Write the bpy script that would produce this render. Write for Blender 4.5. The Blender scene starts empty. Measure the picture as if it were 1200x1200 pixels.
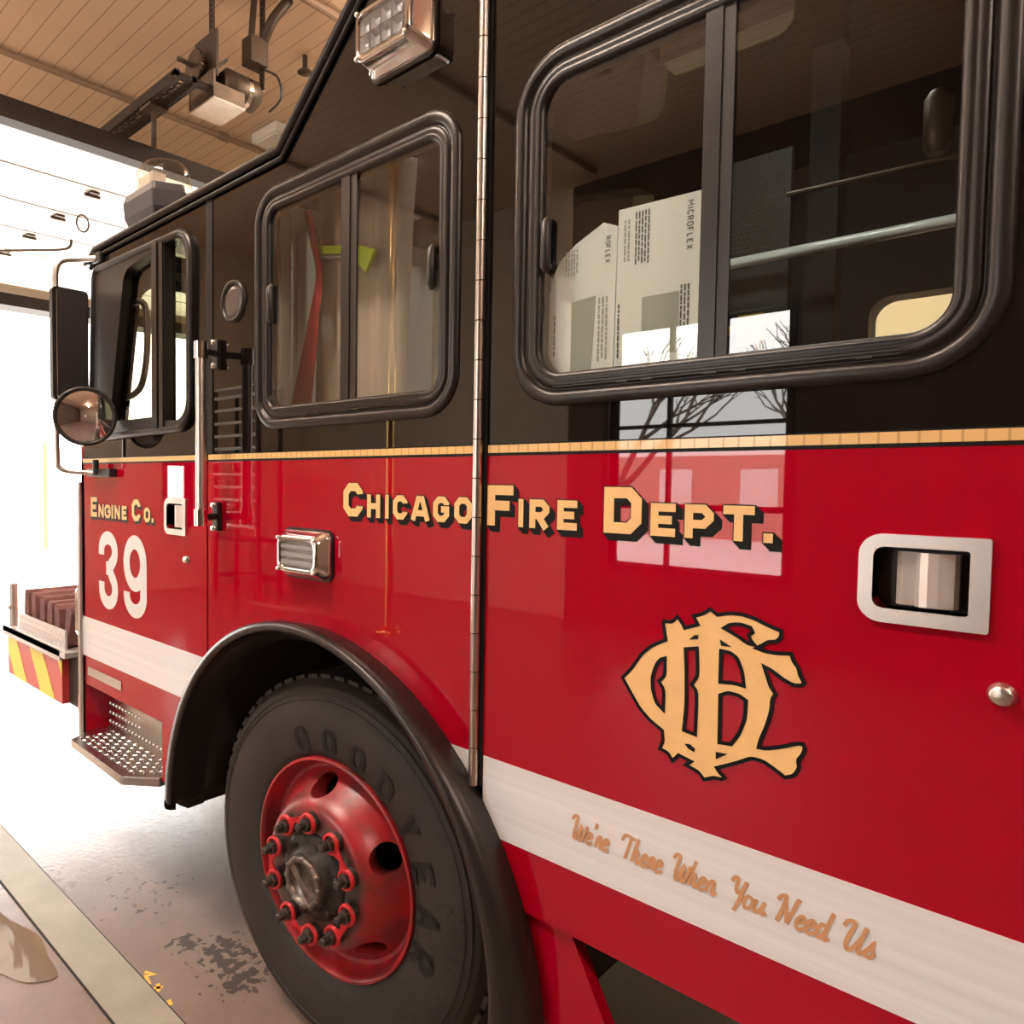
import bpy, bmesh, math, random
from mathutils import Vector, Matrix
from mathutils.geometry import tessellate_polygon
random.seed(7)
S = bpy.context.scene
COL = S.collection
PI = math.pi

# ------------------------------------------------------------------ materials
def nodes(name):
    m = bpy.data.materials.new(name); m.use_nodes = True
    nt = m.node_tree
    return m, nt, nt.nodes, nt.links, nt.nodes['Principled BSDF']

def mat(name, col, rough=0.5, metal=0.0, coat=0.0, spec=0.5, bump=0.0, bscale=60.0, var=0.0, vscale=4.0, emit=0.0, coat_rough=0.03, vstretch=None):
    m, nt, N, L, b = nodes(name)
    b.inputs['Base Color'].default_value = (*col, 1)
    b.inputs['Roughness'].default_value = rough
    b.inputs['Metallic'].default_value = metal
    b.inputs['Coat Weight'].default_value = coat
    b.inputs['Coat Roughness'].default_value = coat_rough
    b.inputs['Specular IOR Level'].default_value = spec
    tc = N.new('ShaderNodeTexCoord')
    src = tc.outputs['Object']
    if vstretch:
        mp = N.new('ShaderNodeMapping'); mp.inputs['Scale'].default_value = vstretch
        L.new(src, mp.inputs['Vector']); src = mp.outputs['Vector']
    if var:
        n = N.new('ShaderNodeTexNoise'); n.inputs['Scale'].default_value = vscale; n.inputs['Detail'].default_value = 6
        L.new(src, n.inputs['Vector'])
        r = N.new('ShaderNodeValToRGB')
        r.color_ramp.elements[0].position = 0.3; r.color_ramp.elements[1].position = 0.7
        r.color_ramp.elements[0].color = (*[c * (1 - var) for c in col], 1)
        r.color_ramp.elements[1].color = (*[min(1, c * (1 + var)) for c in col], 1)
        L.new(n.outputs['Fac'], r.inputs['Fac']); L.new(r.outputs['Color'], b.inputs['Base Color'])
    if bump:
        n2 = N.new('ShaderNodeTexNoise'); n2.inputs['Scale'].default_value = bscale; n2.inputs['Detail'].default_value = 4
        L.new(src, n2.inputs['Vector'])
        bp = N.new('ShaderNodeBump'); bp.inputs['Strength'].default_value = bump; bp.inputs['Distance'].default_value = 0.01
        L.new(n2.outputs['Fac'], bp.inputs['Height']); L.new(bp.outputs['Normal'], b.inputs['Normal'])
    if emit:
        b.inputs['Emission Color'].default_value = (*col, 1); b.inputs['Emission Strength'].default_value = emit
    return m

def glass_mat(name, tint, ior=1.6, rough=0.0):
    m, nt, N, L, b = nodes(name)
    out = N['Material Output']; N.remove(b)
    tr = N.new('ShaderNodeBsdfTransparent'); tr.inputs['Color'].default_value = (*tint, 1)
    gl = N.new('ShaderNodeBsdfGlossy'); gl.inputs['Roughness'].default_value = rough
    fr = N.new('ShaderNodeFresnel'); fr.inputs['IOR'].default_value = ior
    mx = N.new('ShaderNodeMixShader')
    ge = N.new('ShaderNodeNewGeometry'); iv = N.new('ShaderNodeMath'); iv.operation = 'SUBTRACT'; iv.inputs[0].default_value = 1.0
    L.new(ge.outputs['Backfacing'], iv.inputs[1])
    mu = N.new('ShaderNodeMath'); mu.operation = 'MULTIPLY'; L.new(fr.outputs['Fac'], mu.inputs[0]); L.new(iv.outputs[0], mu.inputs[1])
    L.new(mu.outputs[0], mx.inputs['Fac']); L.new(tr.outputs[0], mx.inputs[1]); L.new(gl.outputs[0], mx.inputs[2])
    L.new(mx.outputs[0], out.inputs['Surface'])
    return m

def wheel_paint():
    # red steel wheel with brake dust: dirt gathers by its own noise and around the bolt circle
    m, nt, N, L, b = nodes('worn_red_wheel_paint')
    tc = N.new('ShaderNodeTexCoord')
    n = N.new('ShaderNodeTexNoise'); n.inputs['Scale'].default_value = 9; n.inputs['Detail'].default_value = 8; n.inputs['Roughness'].default_value = .65
    L.new(tc.outputs['Object'], n.inputs['Vector'])
    sp = N.new('ShaderNodeSeparateXYZ'); L.new(tc.outputs['Object'], sp.inputs[0])
    cb = N.new('ShaderNodeCombineXYZ'); L.new(sp.outputs['X'], cb.inputs['X']); L.new(sp.outputs['Z'], cb.inputs['Z'])
    ln = N.new('ShaderNodeVectorMath'); ln.operation = 'LENGTH'; L.new(cb.outputs[0], ln.inputs[0])
    mr = N.new('ShaderNodeMapRange'); mr.inputs['From Min'].default_value = .15; mr.inputs['From Max'].default_value = .19
    mr.inputs['To Min'].default_value = .34; mr.inputs['To Max'].default_value = 0.0
    L.new(ln.outputs['Value'], mr.inputs['Value'])
    ad = N.new('ShaderNodeMath'); ad.operation = 'ADD'; L.new(n.outputs['Fac'], ad.inputs[0]); L.new(mr.outputs[0], ad.inputs[1])
    r = N.new('ShaderNodeValToRGB'); e = r.color_ramp.elements
    e[0].position = .42; e[0].color = (.40, .006, .014, 1)
    e[1].position = .85; e[1].color = (.035, .028, .026, 1)
    k = r.color_ramp.elements.new(.58); k.color = (.20, .022, .022, 1)
    L.new(ad.outputs[0], r.inputs['Fac']); L.new(r.outputs['Color'], b.inputs['Base Color'])
    b.inputs['Roughness'].default_value = .42; b.inputs['Coat Weight'].default_value = .3; b.inputs['Coat Roughness'].default_value = .25
    return m

def tire_rubber():
    m, nt, N, L, b = nodes('dusty_tire_rubber')
    tc = N.new('ShaderNodeTexCoord')
    n = N.new('ShaderNodeTexNoise'); n.inputs['Scale'].default_value = 5; n.inputs['Detail'].default_value = 9; n.inputs['Roughness'].default_value = .7
    L.new(tc.outputs['Object'], n.inputs['Vector'])
    r = N.new('ShaderNodeValToRGB'); e = r.color_ramp.elements
    e[0].position = .35; e[0].color = (.019, .0155, .0145, 1); e[1].position = .7; e[1].color = (.036, .030, .0275, 1)
    L.new(n.outputs['Fac'], r.inputs['Fac'])
    v = N.new('ShaderNodeTexVoronoi'); v.feature = 'DISTANCE_TO_EDGE'; v.inputs['Scale'].default_value = 6.5
    wn = N.new('ShaderNodeTexNoise'); wn.inputs['Scale'].default_value = 7
    L.new(tc.outputs['Object'], wn.inputs['Vector'])
    mxv = N.new('ShaderNodeVectorMath'); mxv.operation = 'MULTIPLY_ADD'; mxv.inputs[1].default_value = (.35, .35, .35)
    L.new(wn.outputs['Color'], mxv.inputs[0]); L.new(tc.outputs['Object'], mxv.inputs[2]); L.new(mxv.outputs[0], v.inputs['Vector'])
    lt = N.new('ShaderNodeMath'); lt.operation = 'LESS_THAN'; lt.inputs[1].default_value = .011; L.new(v.outputs['Distance'], lt.inputs[0])
    n3 = N.new('ShaderNodeTexNoise'); n3.inputs['Scale'].default_value = 3.2; L.new(tc.outputs['Object'], n3.inputs['Vector'])
    gt = N.new('ShaderNodeMath'); gt.operation = 'GREATER_THAN'; gt.inputs[1].default_value = .54; L.new(n3.outputs['Fac'], gt.inputs[0])
    mu = N.new('ShaderNodeMath'); mu.operation = 'MULTIPLY'; L.new(lt.outputs[0], mu.inputs[0]); L.new(gt.outputs[0], mu.inputs[1])
    mix = N.new('ShaderNodeMixRGB'); mix.inputs['Color2'].default_value = (.012, .01, .01, 1)
    L.new(mu.outputs[0], mix.inputs['Fac']); L.new(r.outputs['Color'], mix.inputs['Color1']); L.new(mix.outputs[0], b.inputs['Base Color'])
    b.inputs['Roughness'].default_value = .62
    bp = N.new('ShaderNodeBump'); bp.inputs['Strength'].default_value = .15; bp.inputs['Distance'].default_value = .01
    L.new(n.outputs['Fac'], bp.inputs['Height']); L.new(bp.outputs['Normal'], b.inputs['Normal'])
    return m

def concrete_floor():
    m, nt, N, L, b = nodes('sealed_concrete_floor')
    tc = N.new('ShaderNodeTexCoord'); P = tc.outputs['Object']
    def noise(s, d=6, ro=.6):
        n = N.new('ShaderNodeTexNoise'); n.inputs['Scale'].default_value = s; n.inputs['Detail'].default_value = d; n.inputs['Roughness'].default_value = ro
        L.new(P, n.inputs['Vector']); return n.outputs['Fac']
    def math_(op, a, c):
        q = N.new('ShaderNodeMath'); q.operation = op
        for i, v in enumerate((a, c)):
            if isinstance(v, (int, float)): q.inputs[i].default_value = v
            else: L.new(v, q.inputs[i])
        return q.outputs[0]
    def blob(x, y, r, soft):
        d = N.new('ShaderNodeVectorMath'); d.operation = 'DISTANCE'; d.inputs[1].default_value = (x, y, 0); L.new(P, d.inputs[0])
        mr = N.new('ShaderNodeMapRange'); mr.inputs['From Min'].default_value = r; mr.inputs['From Max'].default_value = r + soft
        mr.inputs['To Min'].default_value = 1; mr.inputs['To Max'].default_value = 0; L.new(d.outputs['Value'], mr.inputs['Value'])
        return mr.outputs[0]
    r = N.new('ShaderNodeValToRGB'); e = r.color_ramp.elements
    e[0].position = .3; e[0].color = (.155, .100, .076, 1); e[1].position = .72; e[1].color = (.245, .168, .130, 1)
    L.new(noise(2.2, 10, .7), r.inputs['Fac'])
    # oil and grease spots beside the front tire
    near = math_('MAXIMUM', blob(-1.24, -.02, .02, .13), math_('MULTIPLY', blob(-1.6, .0, .1, .5), .66))
    near = math_('MAXIMUM', near, blob(-1.10, .04, .05, .17)); near = math_('MAXIMUM', near, blob(-.96, .02, .05, .15))
    st = N.new('ShaderNodeMapRange'); st.inputs['From Min'].default_value = .92; st.inputs['From Max'].default_value = .97
    L.new(math_('ADD', math_('MULTIPLY', near, .5), noise(32, 3, .5)), st.inputs['Value'])
    mix = N.new('ShaderNodeMixRGB'); mix.inputs['Color2'].default_value = (.012, .005, .003, 1)
    L.new(math_('MULTIPLY', st.outputs[0], .85), mix.inputs['Fac']); L.new(r.outputs['Color'], mix.inputs['Color1'])
    L.new(mix.outputs[0], b.inputs['Base Color'])
    # wet toward the open door, drier by the tire
    sp = N.new('ShaderNodeSeparateXYZ'); L.new(P, sp.inputs[0])
    wet = N.new('ShaderNodeMapRange'); wet.inputs['From Min'].default_value = -1.5; wet.inputs['From Max'].default_value = -2.3
    L.new(math_('ADD', sp.outputs['X'], math_('MULTIPLY', math_('SUBTRACT', noise(3.0, 6), .5), 1.6)), wet.inputs['Value'])
    rg = N.new('ShaderNodeMapRange'); rg.inputs['To Min'].default_value = .50; rg.inputs['To Max'].default_value = .16
    L.new(wet.outputs[0], rg.inputs['Value']); L.new(rg.outputs[0], b.inputs['Roughness'])
    bp = N.new('ShaderNodeBump'); bp.inputs['Strength'].default_value = .12; bp.inputs['Distance'].default_value = .01
    L.new(noise(45, 6), bp.inputs['Height']); L.new(bp.outputs['Normal'], b.inputs['Normal'])
    return m

def ribbed_ceiling():
    m, nt, N, L, b = nodes('tan_ribbed_ceiling')
    tc = N.new('ShaderNodeTexCoord'); sp = N.new('ShaderNodeSeparateXYZ'); L.new(tc.outputs['Object'], sp.inputs[0])
    a = N.new('ShaderNodeMath'); a.operation = 'MULTIPLY'; a.inputs[1].default_value = 1 / .13; L.new(sp.outputs['Y'], a.inputs[0])
    f = N.new('ShaderNodeMath'); f.operation = 'FRACT'; L.new(a.outputs[0], f.inputs[0])
    g = N.new('ShaderNodeMath'); g.operation = 'LESS_THAN'; g.inputs[1].default_value = .06; L.new(f.outputs[0], g.inputs[0])
    n = N.new('ShaderNodeTexNoise'); n.inputs['Scale'].default_value = .8; n.inputs['Detail'].default_value = 4; L.new(tc.outputs['Object'], n.inputs['Vector'])
    r = N.new('ShaderNodeValToRGB'); e = r.color_ramp.elements
    e[0].position = .3; e[0].color = (.72, .52, .36, 1); e[1].position = .7; e[1].color = (.82, .62, .44, 1)
    L.new(n.outputs['Fac'], r.inputs['Fac'])
    mx = N.new('ShaderNodeMixRGB'); mx.inputs['Color2'].default_value = (.42, .26, .17, 1)
    L.new(g.outputs[0], mx.inputs['Fac']); L.new(r.outputs['Color'], mx.inputs['Color1']); L.new(mx.outputs[0], b.inputs['Base Color'])
    b.inputs['Roughness'].default_value = .38
    return m

def banded_white():
    # reflective tape: faint lengthwise bands
    m, nt, N, L, b = nodes('white_reflective_tape')
    tc = N.new('ShaderNodeTexCoord'); sp = N.new('ShaderNodeSeparateXYZ'); L.new(tc.outputs['Object'], sp.inputs[0])
    mp = N.new('ShaderNodeMapping'); mp.inputs['Scale'].default_value = (.6, 1, 70); L.new(tc.outputs['Object'], mp.inputs['Vector'])
    n = N.new('ShaderNodeTexNoise'); n.inputs['Scale'].default_value = 1.0; n.inputs['Detail'].default_value = 3; L.new(mp.outputs[0], n.inputs['Vector'])
    r = N.new('ShaderNodeValToRGB'); e = r.color_ramp.elements
    e[0].position = .3; e[0].color = (.78, .775, .78, 1); e[1].position = .7; e[1].color = (.88, .875, .88, 1)
    L.new(n.outputs['Fac'], r.inputs['Fac']); L.new(r.outputs['Color'], b.inputs['Base Color'])
    b.inputs['Roughness'].default_value = .35; b.inputs['Metallic'].default_value = .0; b.inputs['Coat Weight'].default_value = .3
    return m

def seg_tape():
    m, nt, N, L, b = nodes('gold_segmented_tape')
    tc = N.new('ShaderNodeTexCoord'); sp = N.new('ShaderNodeSeparateXYZ'); L.new(tc.outputs['Object'], sp.inputs[0])
    a = N.new('ShaderNodeMath'); a.operation = 'MULTIPLY'; a.inputs[1].default_value = 1 / .024; L.new(sp.outputs['X'], a.inputs[0])
    f = N.new('ShaderNodeMath'); f.operation = 'FRACT'; L.new(a.outputs[0], f.inputs[0])
    g = N.new('ShaderNodeMath'); g.operation = 'LESS_THAN'; g.inputs[1].default_value = .14; L.new(f.outputs[0], g.inputs[0])
    mx = N.new('ShaderNodeMixRGB'); mx.inputs['Color1'].default_value = (.84, .54, .20, 1); mx.inputs['Color2'].default_value = (.62, .36, .12, 1)
    L.new(g.outputs[0], mx.inputs['Fac']); L.new(mx.outputs[0], b.inputs['Base Color']); b.inputs['Roughness'].default_value = .38; b.inputs['Coat Weight'].default_value = .5
    return m

def brick_mat():
    m, nt, N, L, b = nodes('red_brick')
    tc = N.new('ShaderNodeTexCoord'); mp = N.new('ShaderNodeMapping'); mp.inputs['Rotation'].default_value = (PI / 2, 0, 0)
    L.new(tc.outputs['Object'], mp.inputs['Vector'])
    k = N.new('ShaderNodeTexBrick'); k.inputs['Scale'].default_value = 4
    k.inputs['Color1'].default_value = (.42, .20, .14, 1); k.inputs['Color2'].default_value = (.50, .27, .20, 1); k.inputs['Mortar'].default_value = (.6, .55, .5, 1)
    L.new(mp.outputs[0], k.inputs['Vector']); L.new(k.outputs['Color'], b.inputs['Base Color']); b.inputs['Roughness'].default_value = .85
    return m

M = dict(
    red=mat('red_body_paint', (.40, .0003, .014), .5, coat=1.0, coat_rough=.015, spec=0.0),
    black=mat('black_body_paint', (.006, .0045, .004), .5, coat=1.0, coat_rough=.015, spec=0.0),
    gold=mat('gold_leaf_vinyl', (.96, .62, .27), .45, spec=.3, var=.04, vscale=30),
    goldtape=seg_tape(),
    ink=mat('black_vinyl', (.008, .007, .007), .5, spec=.15),
    white=banded_white(),
    whitevinyl=mat('white_vinyl', (.80, .78, .76), .4, coat=.3),
    tan=mat('tan_script_vinyl', (.62, .33, .16), .5),
    rubber=mat('black_rubber', (.017, .014, .014), .33, bump=.05, bscale=40),
    gasket=mat('satin_black_frame', (.012, .0095, .0095), .36, spec=.5),
    dark=mat('dark_void', (.006, .005, .005), .8),
    liner=mat('black_liner', (.02, .017, .016), .65, bump=.2, bscale=25),
    tire=tire_rubber(),
    tireletter=mat('raised_tire_letter', (.006, .005, .005), .75),
    tread=mat('tread_rubber', (.03, .026, .024), .75),
    wheel=wheel_paint(),
    grime=mat('greasy_black_steel', (.028, .024, .022), .48, metal=.3, var=.5, vscale=30, bump=.3, bscale=50),
    nut=mat('dirty_lug_steel', (.07, .058, .052), .42, metal=.5, var=.4, vscale=40),
    tag=mat('red_plastic_tag', (.62, .02, .025), .45),
    chrome=mat('chrome', (.82, .80, .78), .09, metal=1.0),
    steel=mat('brushed_steel', (.72, .68, .64), .3, metal=1.0, bump=.12, bscale=25, vstretch=(3, 3, 90)),
    paddle=mat('satin_paddle_metal', (.74, .69, .65), .34, metal=.45, bump=.08, bscale=25, vstretch=(3, 3, 90)),
    hinge=mat('hinge_steel', (.62, .55, .50), .3, metal=1.0),
    diamond=mat('diamond_plate', (.56, .54, .52), .27, metal=1.0),
    lens=glass_mat('clear_lens', (.85, .85, .85), 1.5, .05),
    led=mat('led_reflector', (.80, .78, .76), .3, metal=.25, bump=.4, bscale=90),
    glass=glass_mat('tinted_glass', (.94, .935, .91), 1.95),
    doorglass=glass_mat('clear_glass', (.66, .67, .58), 1.7),
    mirror=mat('mirror_glass', (.78, .78, .8), .01, metal=1.0),
    plastic=mat('black_plastic', (.02, .018, .018), .4),
    cabgrey=mat('grey_vinyl_liner', (.84, .77, .67), .6, bump=.15, bscale=80),
    cabdark=mat('dark_cab_liner', (.035, .028, .024), .6),
    cabdash=mat('teal_black_dash', (.03, .04, .042), .45),
    belt=mat('red_belt_webbing', (.42, .01, .015), .7),
    lime=mat('lime_reflective', (.55, .85, .04), .5),
    silver=mat('silver_reflective', (.6, .6, .58), .35, metal=.6),
    yellow=mat('yellow_plastic', (.80, .50, .03), .45),
    chevred=mat('red_chevron', (.62, .06, .05), .4, coat=.4),
    chevyel=mat('yellow_chevron', (.90, .72, .02), .4, coat=.4),
    hose=mat('maroon_hose_jacket', (.20, .085, .08), .8, bump=.6, bscale=160, var=.25, vscale=12),
    paper=mat('pale_green_card', (.84, .96, .95), .6),
    print_=mat('grey_green_print', (.40, .47, .41), .6),
    printdark=mat('dark_print', (.13, .17, .16), .6),
    floor=concrete_floor(), ceiling=ribbed_ceiling(),
    strip=mat('pale_concrete_strip', (.30, .265, .20), .55, var=.15, vscale=5, bump=.2, bscale=40),
    wall=mat('tan_painted_block', (.70, .59, .46), .55, var=.06, vscale=2, bump=.1, bscale=12),
    wallshade=mat('wall_with_painted_shade', (.075, .045, .032), .6, var=.2, vscale=2),  # dark wall colour standing in for shade on the unlit stretch
    walldark=mat('brown_painted_block', (.30, .20, .14), .5, var=.1, vscale=2),
    yellowwall=mat('cream_wall', (.60, .57, .36), .6),
    door=mat('white_door_panel', (.82, .80, .77), .45),
    doorframe=mat('dark_brown_steel', (.020, .013, .010), .65, spec=.25),
    oldsteel=mat('old_galvanised_steel', (.105, .078, .058), .45, metal=.6, var=.3, vscale=12),
    white_cover=mat('dusty_white_cover', (.72, .66, .56), .55, var=.1, vscale=15),
    brass=mat('polished_brass', (.90, .62, .22), .12, metal=1.0),
    lamp=mat('lamp_diffuser', (1.0, .89, .79), .5, emit=95.0),
    lampup=mat('upper_lamp_diffuser', (1.0, .80, .58), .5, emit=75.0),
    whiterung=mat('white_enamel_rung', (.88, .86, .84), .4),
    snow=mat('bright_pavement', (.72, .70, .68), .8, var=.08, vscale=.5),
    bark=mat('grey_bark', (.13, .10, .085), .9),
    brick=brick_mat(),
    water=mat('shallow_water', (.20, .15, .11), .03, spec=.6),
    mark=mat('yellow_paint_mark', (.85, .50, .06), .6),
)

# ------------------------------------------------------------------ mesh builder
def origin_of(o):
    v = Vector((0, 0, 0))
    while o is not None:
        v += o.location; o = o.parent
    return v

class MB:
    def __init__(s): s.v, s.f, s.m, s.sm = [], [], [], []
    def add(s, vs, fs, mi=0, smooth=False):
        o = len(s.v); s.v += [tuple(p) for p in vs]
        for f in fs: s.f.append([i + o for i in f]); s.m.append(mi); s.sm.append(smooth)
        return s
    def box(s, a, b, mi=0):
        x0, y0, z0 = a; x1, y1, z1 = b
        return s.add([(x0, y0, z0), (x1, y0, z0), (x1, y1, z0), (x0, y1, z0), (x0, y0, z1), (x1, y0, z1), (x1, y1, z1), (x0, y1, z1)],
                     [(0, 3, 2, 1), (4, 5, 6, 7), (0, 1, 5, 4), (1, 2, 6, 5), (2, 3, 7, 6), (3, 0, 4, 7)], mi)
    def obox(s, c, ax, ay, az, mi=0):
        c, ax, ay, az = Vector(c), Vector(ax), Vector(ay), Vector(az)
        vs = [c + i * ax + j * ay + k * az for k in (-1, 1) for (i, j) in ((-1, -1), (1, -1), (1, 1), (-1, 1))]
        return s.add(vs, [(0, 3, 2, 1), (4, 5, 6, 7), (0, 1, 5, 4), (1, 2, 6, 5), (2, 3, 7, 6), (3, 0, 4, 7)], mi)
    def plate(s, outer, holes, y0, y1, mi=0, axis='y', sides=True, fr=None):
        """polygon with holes in (x, z) pulled from y0 to y1; axis 'z' reads (x, y), axis 'x' reads (y, z)"""
        mk = {'y': lambda a, b, c: (a, c, b), 'z': lambda a, b, c: (a, b, c), 'x': lambda a, b, c: (c, a, b)}[axis]
        loops = [outer] + list(holes)
        tri = tessellate_polygon([[Vector((p[0], p[1], 0)) for p in lp] for lp in loops])
        flat = [p for lp in loops for p in lp]; n = len(flat)
        vs = [mk(a, b, y0) for a, b in flat] + [mk(a, b, y1) for a, b in flat]
        fs = [tuple(t) for t in tri] + [tuple(i + n for i in reversed(t)) for t in tri]
        if sides:
            k = 0
            for lp in loops:
                for i in range(len(lp)):
                    j = (i + 1) % len(lp); fs.append((k + i, k + j, n + k + j, n + k + i))
                k += len(lp)
        return s.add(vs, fs, mi)
    def tube(s, pts, r, n=12, mi=0, caps=True, closed=False):
        pts = [Vector(p) for p in pts]; k = len(pts)
        rs = r if isinstance(r, (list, tuple)) else [r] * k
        vs, fs = [], []; up = None
        for i, p in enumerate(pts):
            if closed: t = (pts[(i + 1) % k] - pts[i - 1]).normalized()
            else: t = (pts[min(i + 1, k - 1)] - pts[max(i - 1, 0)]).normalized()
            if up is None:
                up = Vector((0, 0, 1)) if abs(t.z) < .9 else Vector((1, 0, 0))
            a = t.cross(up).normalized(); up = a.cross(t).normalized()
            vs += [p + rs[i] * (math.cos(2 * PI * q / n) * a + math.sin(2 * PI * q / n) * up) for q in range(n)]
        for i in range(k if closed else k - 1):
            b = (i + 1) % k
            for q in range(n):
                w = (q + 1) % n; fs.append((i * n + q, i * n + w, b * n + w, b * n + q))
        s.add(vs, fs, mi, True)
        if caps and not closed:
            s.add(vs[:n], [tuple(range(n))], mi); s.add(vs[-n:], [tuple(range(n))], mi)
        return s
    def cyl(s, a, b, r, n=24, mi=0): return s.tube([a, b], r, n, mi)
    def lathe(s, prof, c=(0, 0, 0), axis='y', n=64, mi=0, close=False):
        """prof: (radius, height along the axis)"""
        vs, fs = [], []; k = len(prof)
        for q in range(n):
            t = 2 * PI * q / n; co, si = math.cos(t), math.sin(t)
            for r, h in prof:
                p = {'y': (r * si, h, r * co), 'z': (r * co, r * si, h), 'x': (h, r * co, r * si)}[axis]
                vs.append((p[0] + c[0], p[1] + c[1], p[2] + c[2]))
        for q in range(n):
            w = (q + 1) % n
            for i in range(k if close else k - 1):
                j = (i + 1) % k; fs.append((q * k + i, q * k + j, w * k + j, w * k + i))
        return s.add(vs, fs, mi, True)
    def rings(s, loops, mi=0, smooth=True, closed=True):
        n = len(loops[0]); vs = [p for lp in loops for p in lp]; fs = []
        for a in range(len(loops) - 1):
            for i in range(n if closed else n - 1):
                j = (i + 1) % n; fs.append((a * n + i, a * n + j, (a + 1) * n + j, (a + 1) * n + i))
        return s.add(vs, fs, mi, smooth)
    def ribbon(s, pts, t, y, mi=0, closed=False, dx=0, dz=0, ext=0, rise=0):
        """flat mitred stroke in the (x, z) plane, facing -y"""
        P = [Vector((p[0], p[1])) for p in pts]; n = len(P)
        if ext and not closed:
            P[0] = P[0] + (P[0] - P[1]).normalized() * ext; P[-1] = P[-1] + (P[-1] - P[-2]).normalized() * ext
        L, R = [], []
        for i in range(n):
            a = P[i - 1] if (closed or i > 0) else None
            b = P[(i + 1) % n] if (closed or i < n - 1) else None
            d1 = (P[i] - a).normalized() if a is not None else None
            d2 = (b - P[i]).normalized() if b is not None else None
            d1 = d1 if d1 is not None else d2; d2 = d2 if d2 is not None else d1
            n1 = Vector((-d1.y, d1.x)); n2 = Vector((-d2.y, d2.x)); m = (n1 + n2)
            if m.length < 1e-6: m = n1
            m.normalize(); k = t / 2 / max(.45, m.dot(n1))
            L.append(P[i] + m * k); R.append(P[i] - m * k)
        vs = [(p.x + dx, y - rise * i, p.y + dz) for i, p in enumerate(L)] + [(p.x + dx, y - rise * i, p.y + dz) for i, p in enumerate(R)]
        fs = []
        for i in range(n if closed else n - 1):
            j = (i + 1) % n; fs.append((i, j, n + j, n + i))
        return s.add(vs, fs, mi)
    def build(s, name, mats, parent=None, local=False, bevel=0, seg=2, weld=False):
        off = Vector((0, 0, 0)) if (local or parent is None) else origin_of(parent)
        me = bpy.data.meshes.new(name)
        me.from_pydata([(a - off.x, b - off.y, c - off.z) for a, b, c in s.v], [], s.f)
        for m in (mats if isinstance(mats, (list, tuple)) else [mats]): me.materials.append(M[m] if isinstance(m, str) else m)
        for p, mi, sm in zip(me.polygons, s.m, s.sm): p.material_index = mi; p.use_smooth = sm
        bm = bmesh.new(); bm.from_mesh(me)
        if weld: bmesh.ops.remove_doubles(bm, verts=bm.verts, dist=1e-5)
        bmesh.ops.recalc_face_normals(bm, faces=bm.faces); bm.to_mesh(me); bm.free()
        o = bpy.data.objects.new(name, me); COL.objects.link(o)
        if parent is not None: o.parent = parent
        if bevel:
            b = o.modifiers.new('bevel', 'BEVEL'); b.width = bevel; b.segments = seg; b.limit_method = 'ANGLE'; b.angle_limit = math.radians(40)
        return o

def empty(name, loc=(0, 0, 0), parent=None, rz=0):
    o = bpy.data.objects.new(name, None); COL.objects.link(o); o.empty_display_size = .1
    o.location = loc; o.rotation_euler = (0, 0, rz)
    if parent is not None: o.parent = parent
    return o
def tag(o, label, cat, group=None):
    o['label'] = label; o['category'] = cat
    if group: o['group'] = group
    return o
def struct(o): o['kind'] = 'structure'; return o
def lab(o, label): o['label'] = label; return o

def arc(cx, cz, r, a0, a1, n):
    return [(cx + r * math.cos(math.radians(a0 + (a1 - a0) * i / n)), cz + r * math.sin(math.radians(a0 + (a1 - a0) * i / n))) for i in range(n + 1)]
def inset(poly, d):
    """move every edge of a convex counter-clockwise polygon inwards by d"""
    n = len(poly); lines = []
    for i in range(n):
        a, b = Vector(poly[i]), Vector(poly[(i + 1) % n]); t = (b - a).normalized(); q = Vector((-t.y, t.x)) * d
        lines.append((a + q, t))
    out = []
    for i in range(n):
        (p, t), (q, u) = lines[i - 1], lines[i]
        k = t.x * u.y - t.y * u.x; w = ((q - p).x * u.y - (q - p).y * u.x) / k
        out.append(tuple(p + t * w))
    return out
def rounded(poly, r, n=10):
    """convex counter-clockwise polygon with arcs of radius r (one value or one per corner)"""
    out = []; k = len(poly); rs = r if isinstance(r, (list, tuple)) else [r] * k
    for i in range(k):
        p = Vector(poly[i]); a = (Vector(poly[i - 1]) - p).normalized(); b = (Vector(poly[(i + 1) % k]) - p).normalized()
        ang = a.angle(b); rr = max(rs[i], .001); d = rr / math.tan(ang / 2)
        c = p + (a + b).normalized() * (rr / math.sin(ang / 2))
        s0 = p + a * d - c; s1 = p + b * d - c
        t0 = math.atan2(s0.y, s0.x); t1 = math.atan2(s1.y, s1.x)
        while t1 < t0: t1 += 2 * PI
        out += [(c.x + rr * math.cos(t0 + (t1 - t0) * q / n), c.y + rr * math.sin(t0 + (t1 - t0) * q / n)) for q in range(n + 1)]
    return out
def rect(x0, z0, x1, z1): return [(x0, z0), (x1, z0), (x1, z1), (x0, z1)]
def at_y(loop, y): return [(a, y, b) for a, b in loop]
def smooth_path(pts, n=6, closed=False):
    P = [Vector(p) for p in pts]; k = len(P); out = []
    for i in range(k if closed else k - 1):
        if closed: p0, p1, p2, p3 = P[i - 1], P[i], P[(i + 1) % k], P[(i + 2) % k]
        else: p0, p1, p2, p3 = P[max(i - 1, 0)], P[i], P[i + 1], P[min(i + 2, k - 1)]
        for q in range(n):
            t = q / n
            out.append(tuple(.5 * ((2 * p1) + (p2 - p0) * t + (2 * p0 - 5 * p1 + 4 * p2 - p3) * t * t + (3 * p1 - p0 - 3 * p2 + p3) * t ** 3)))
    if not closed: out.append(tuple(P[-1]))
    return out
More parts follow.
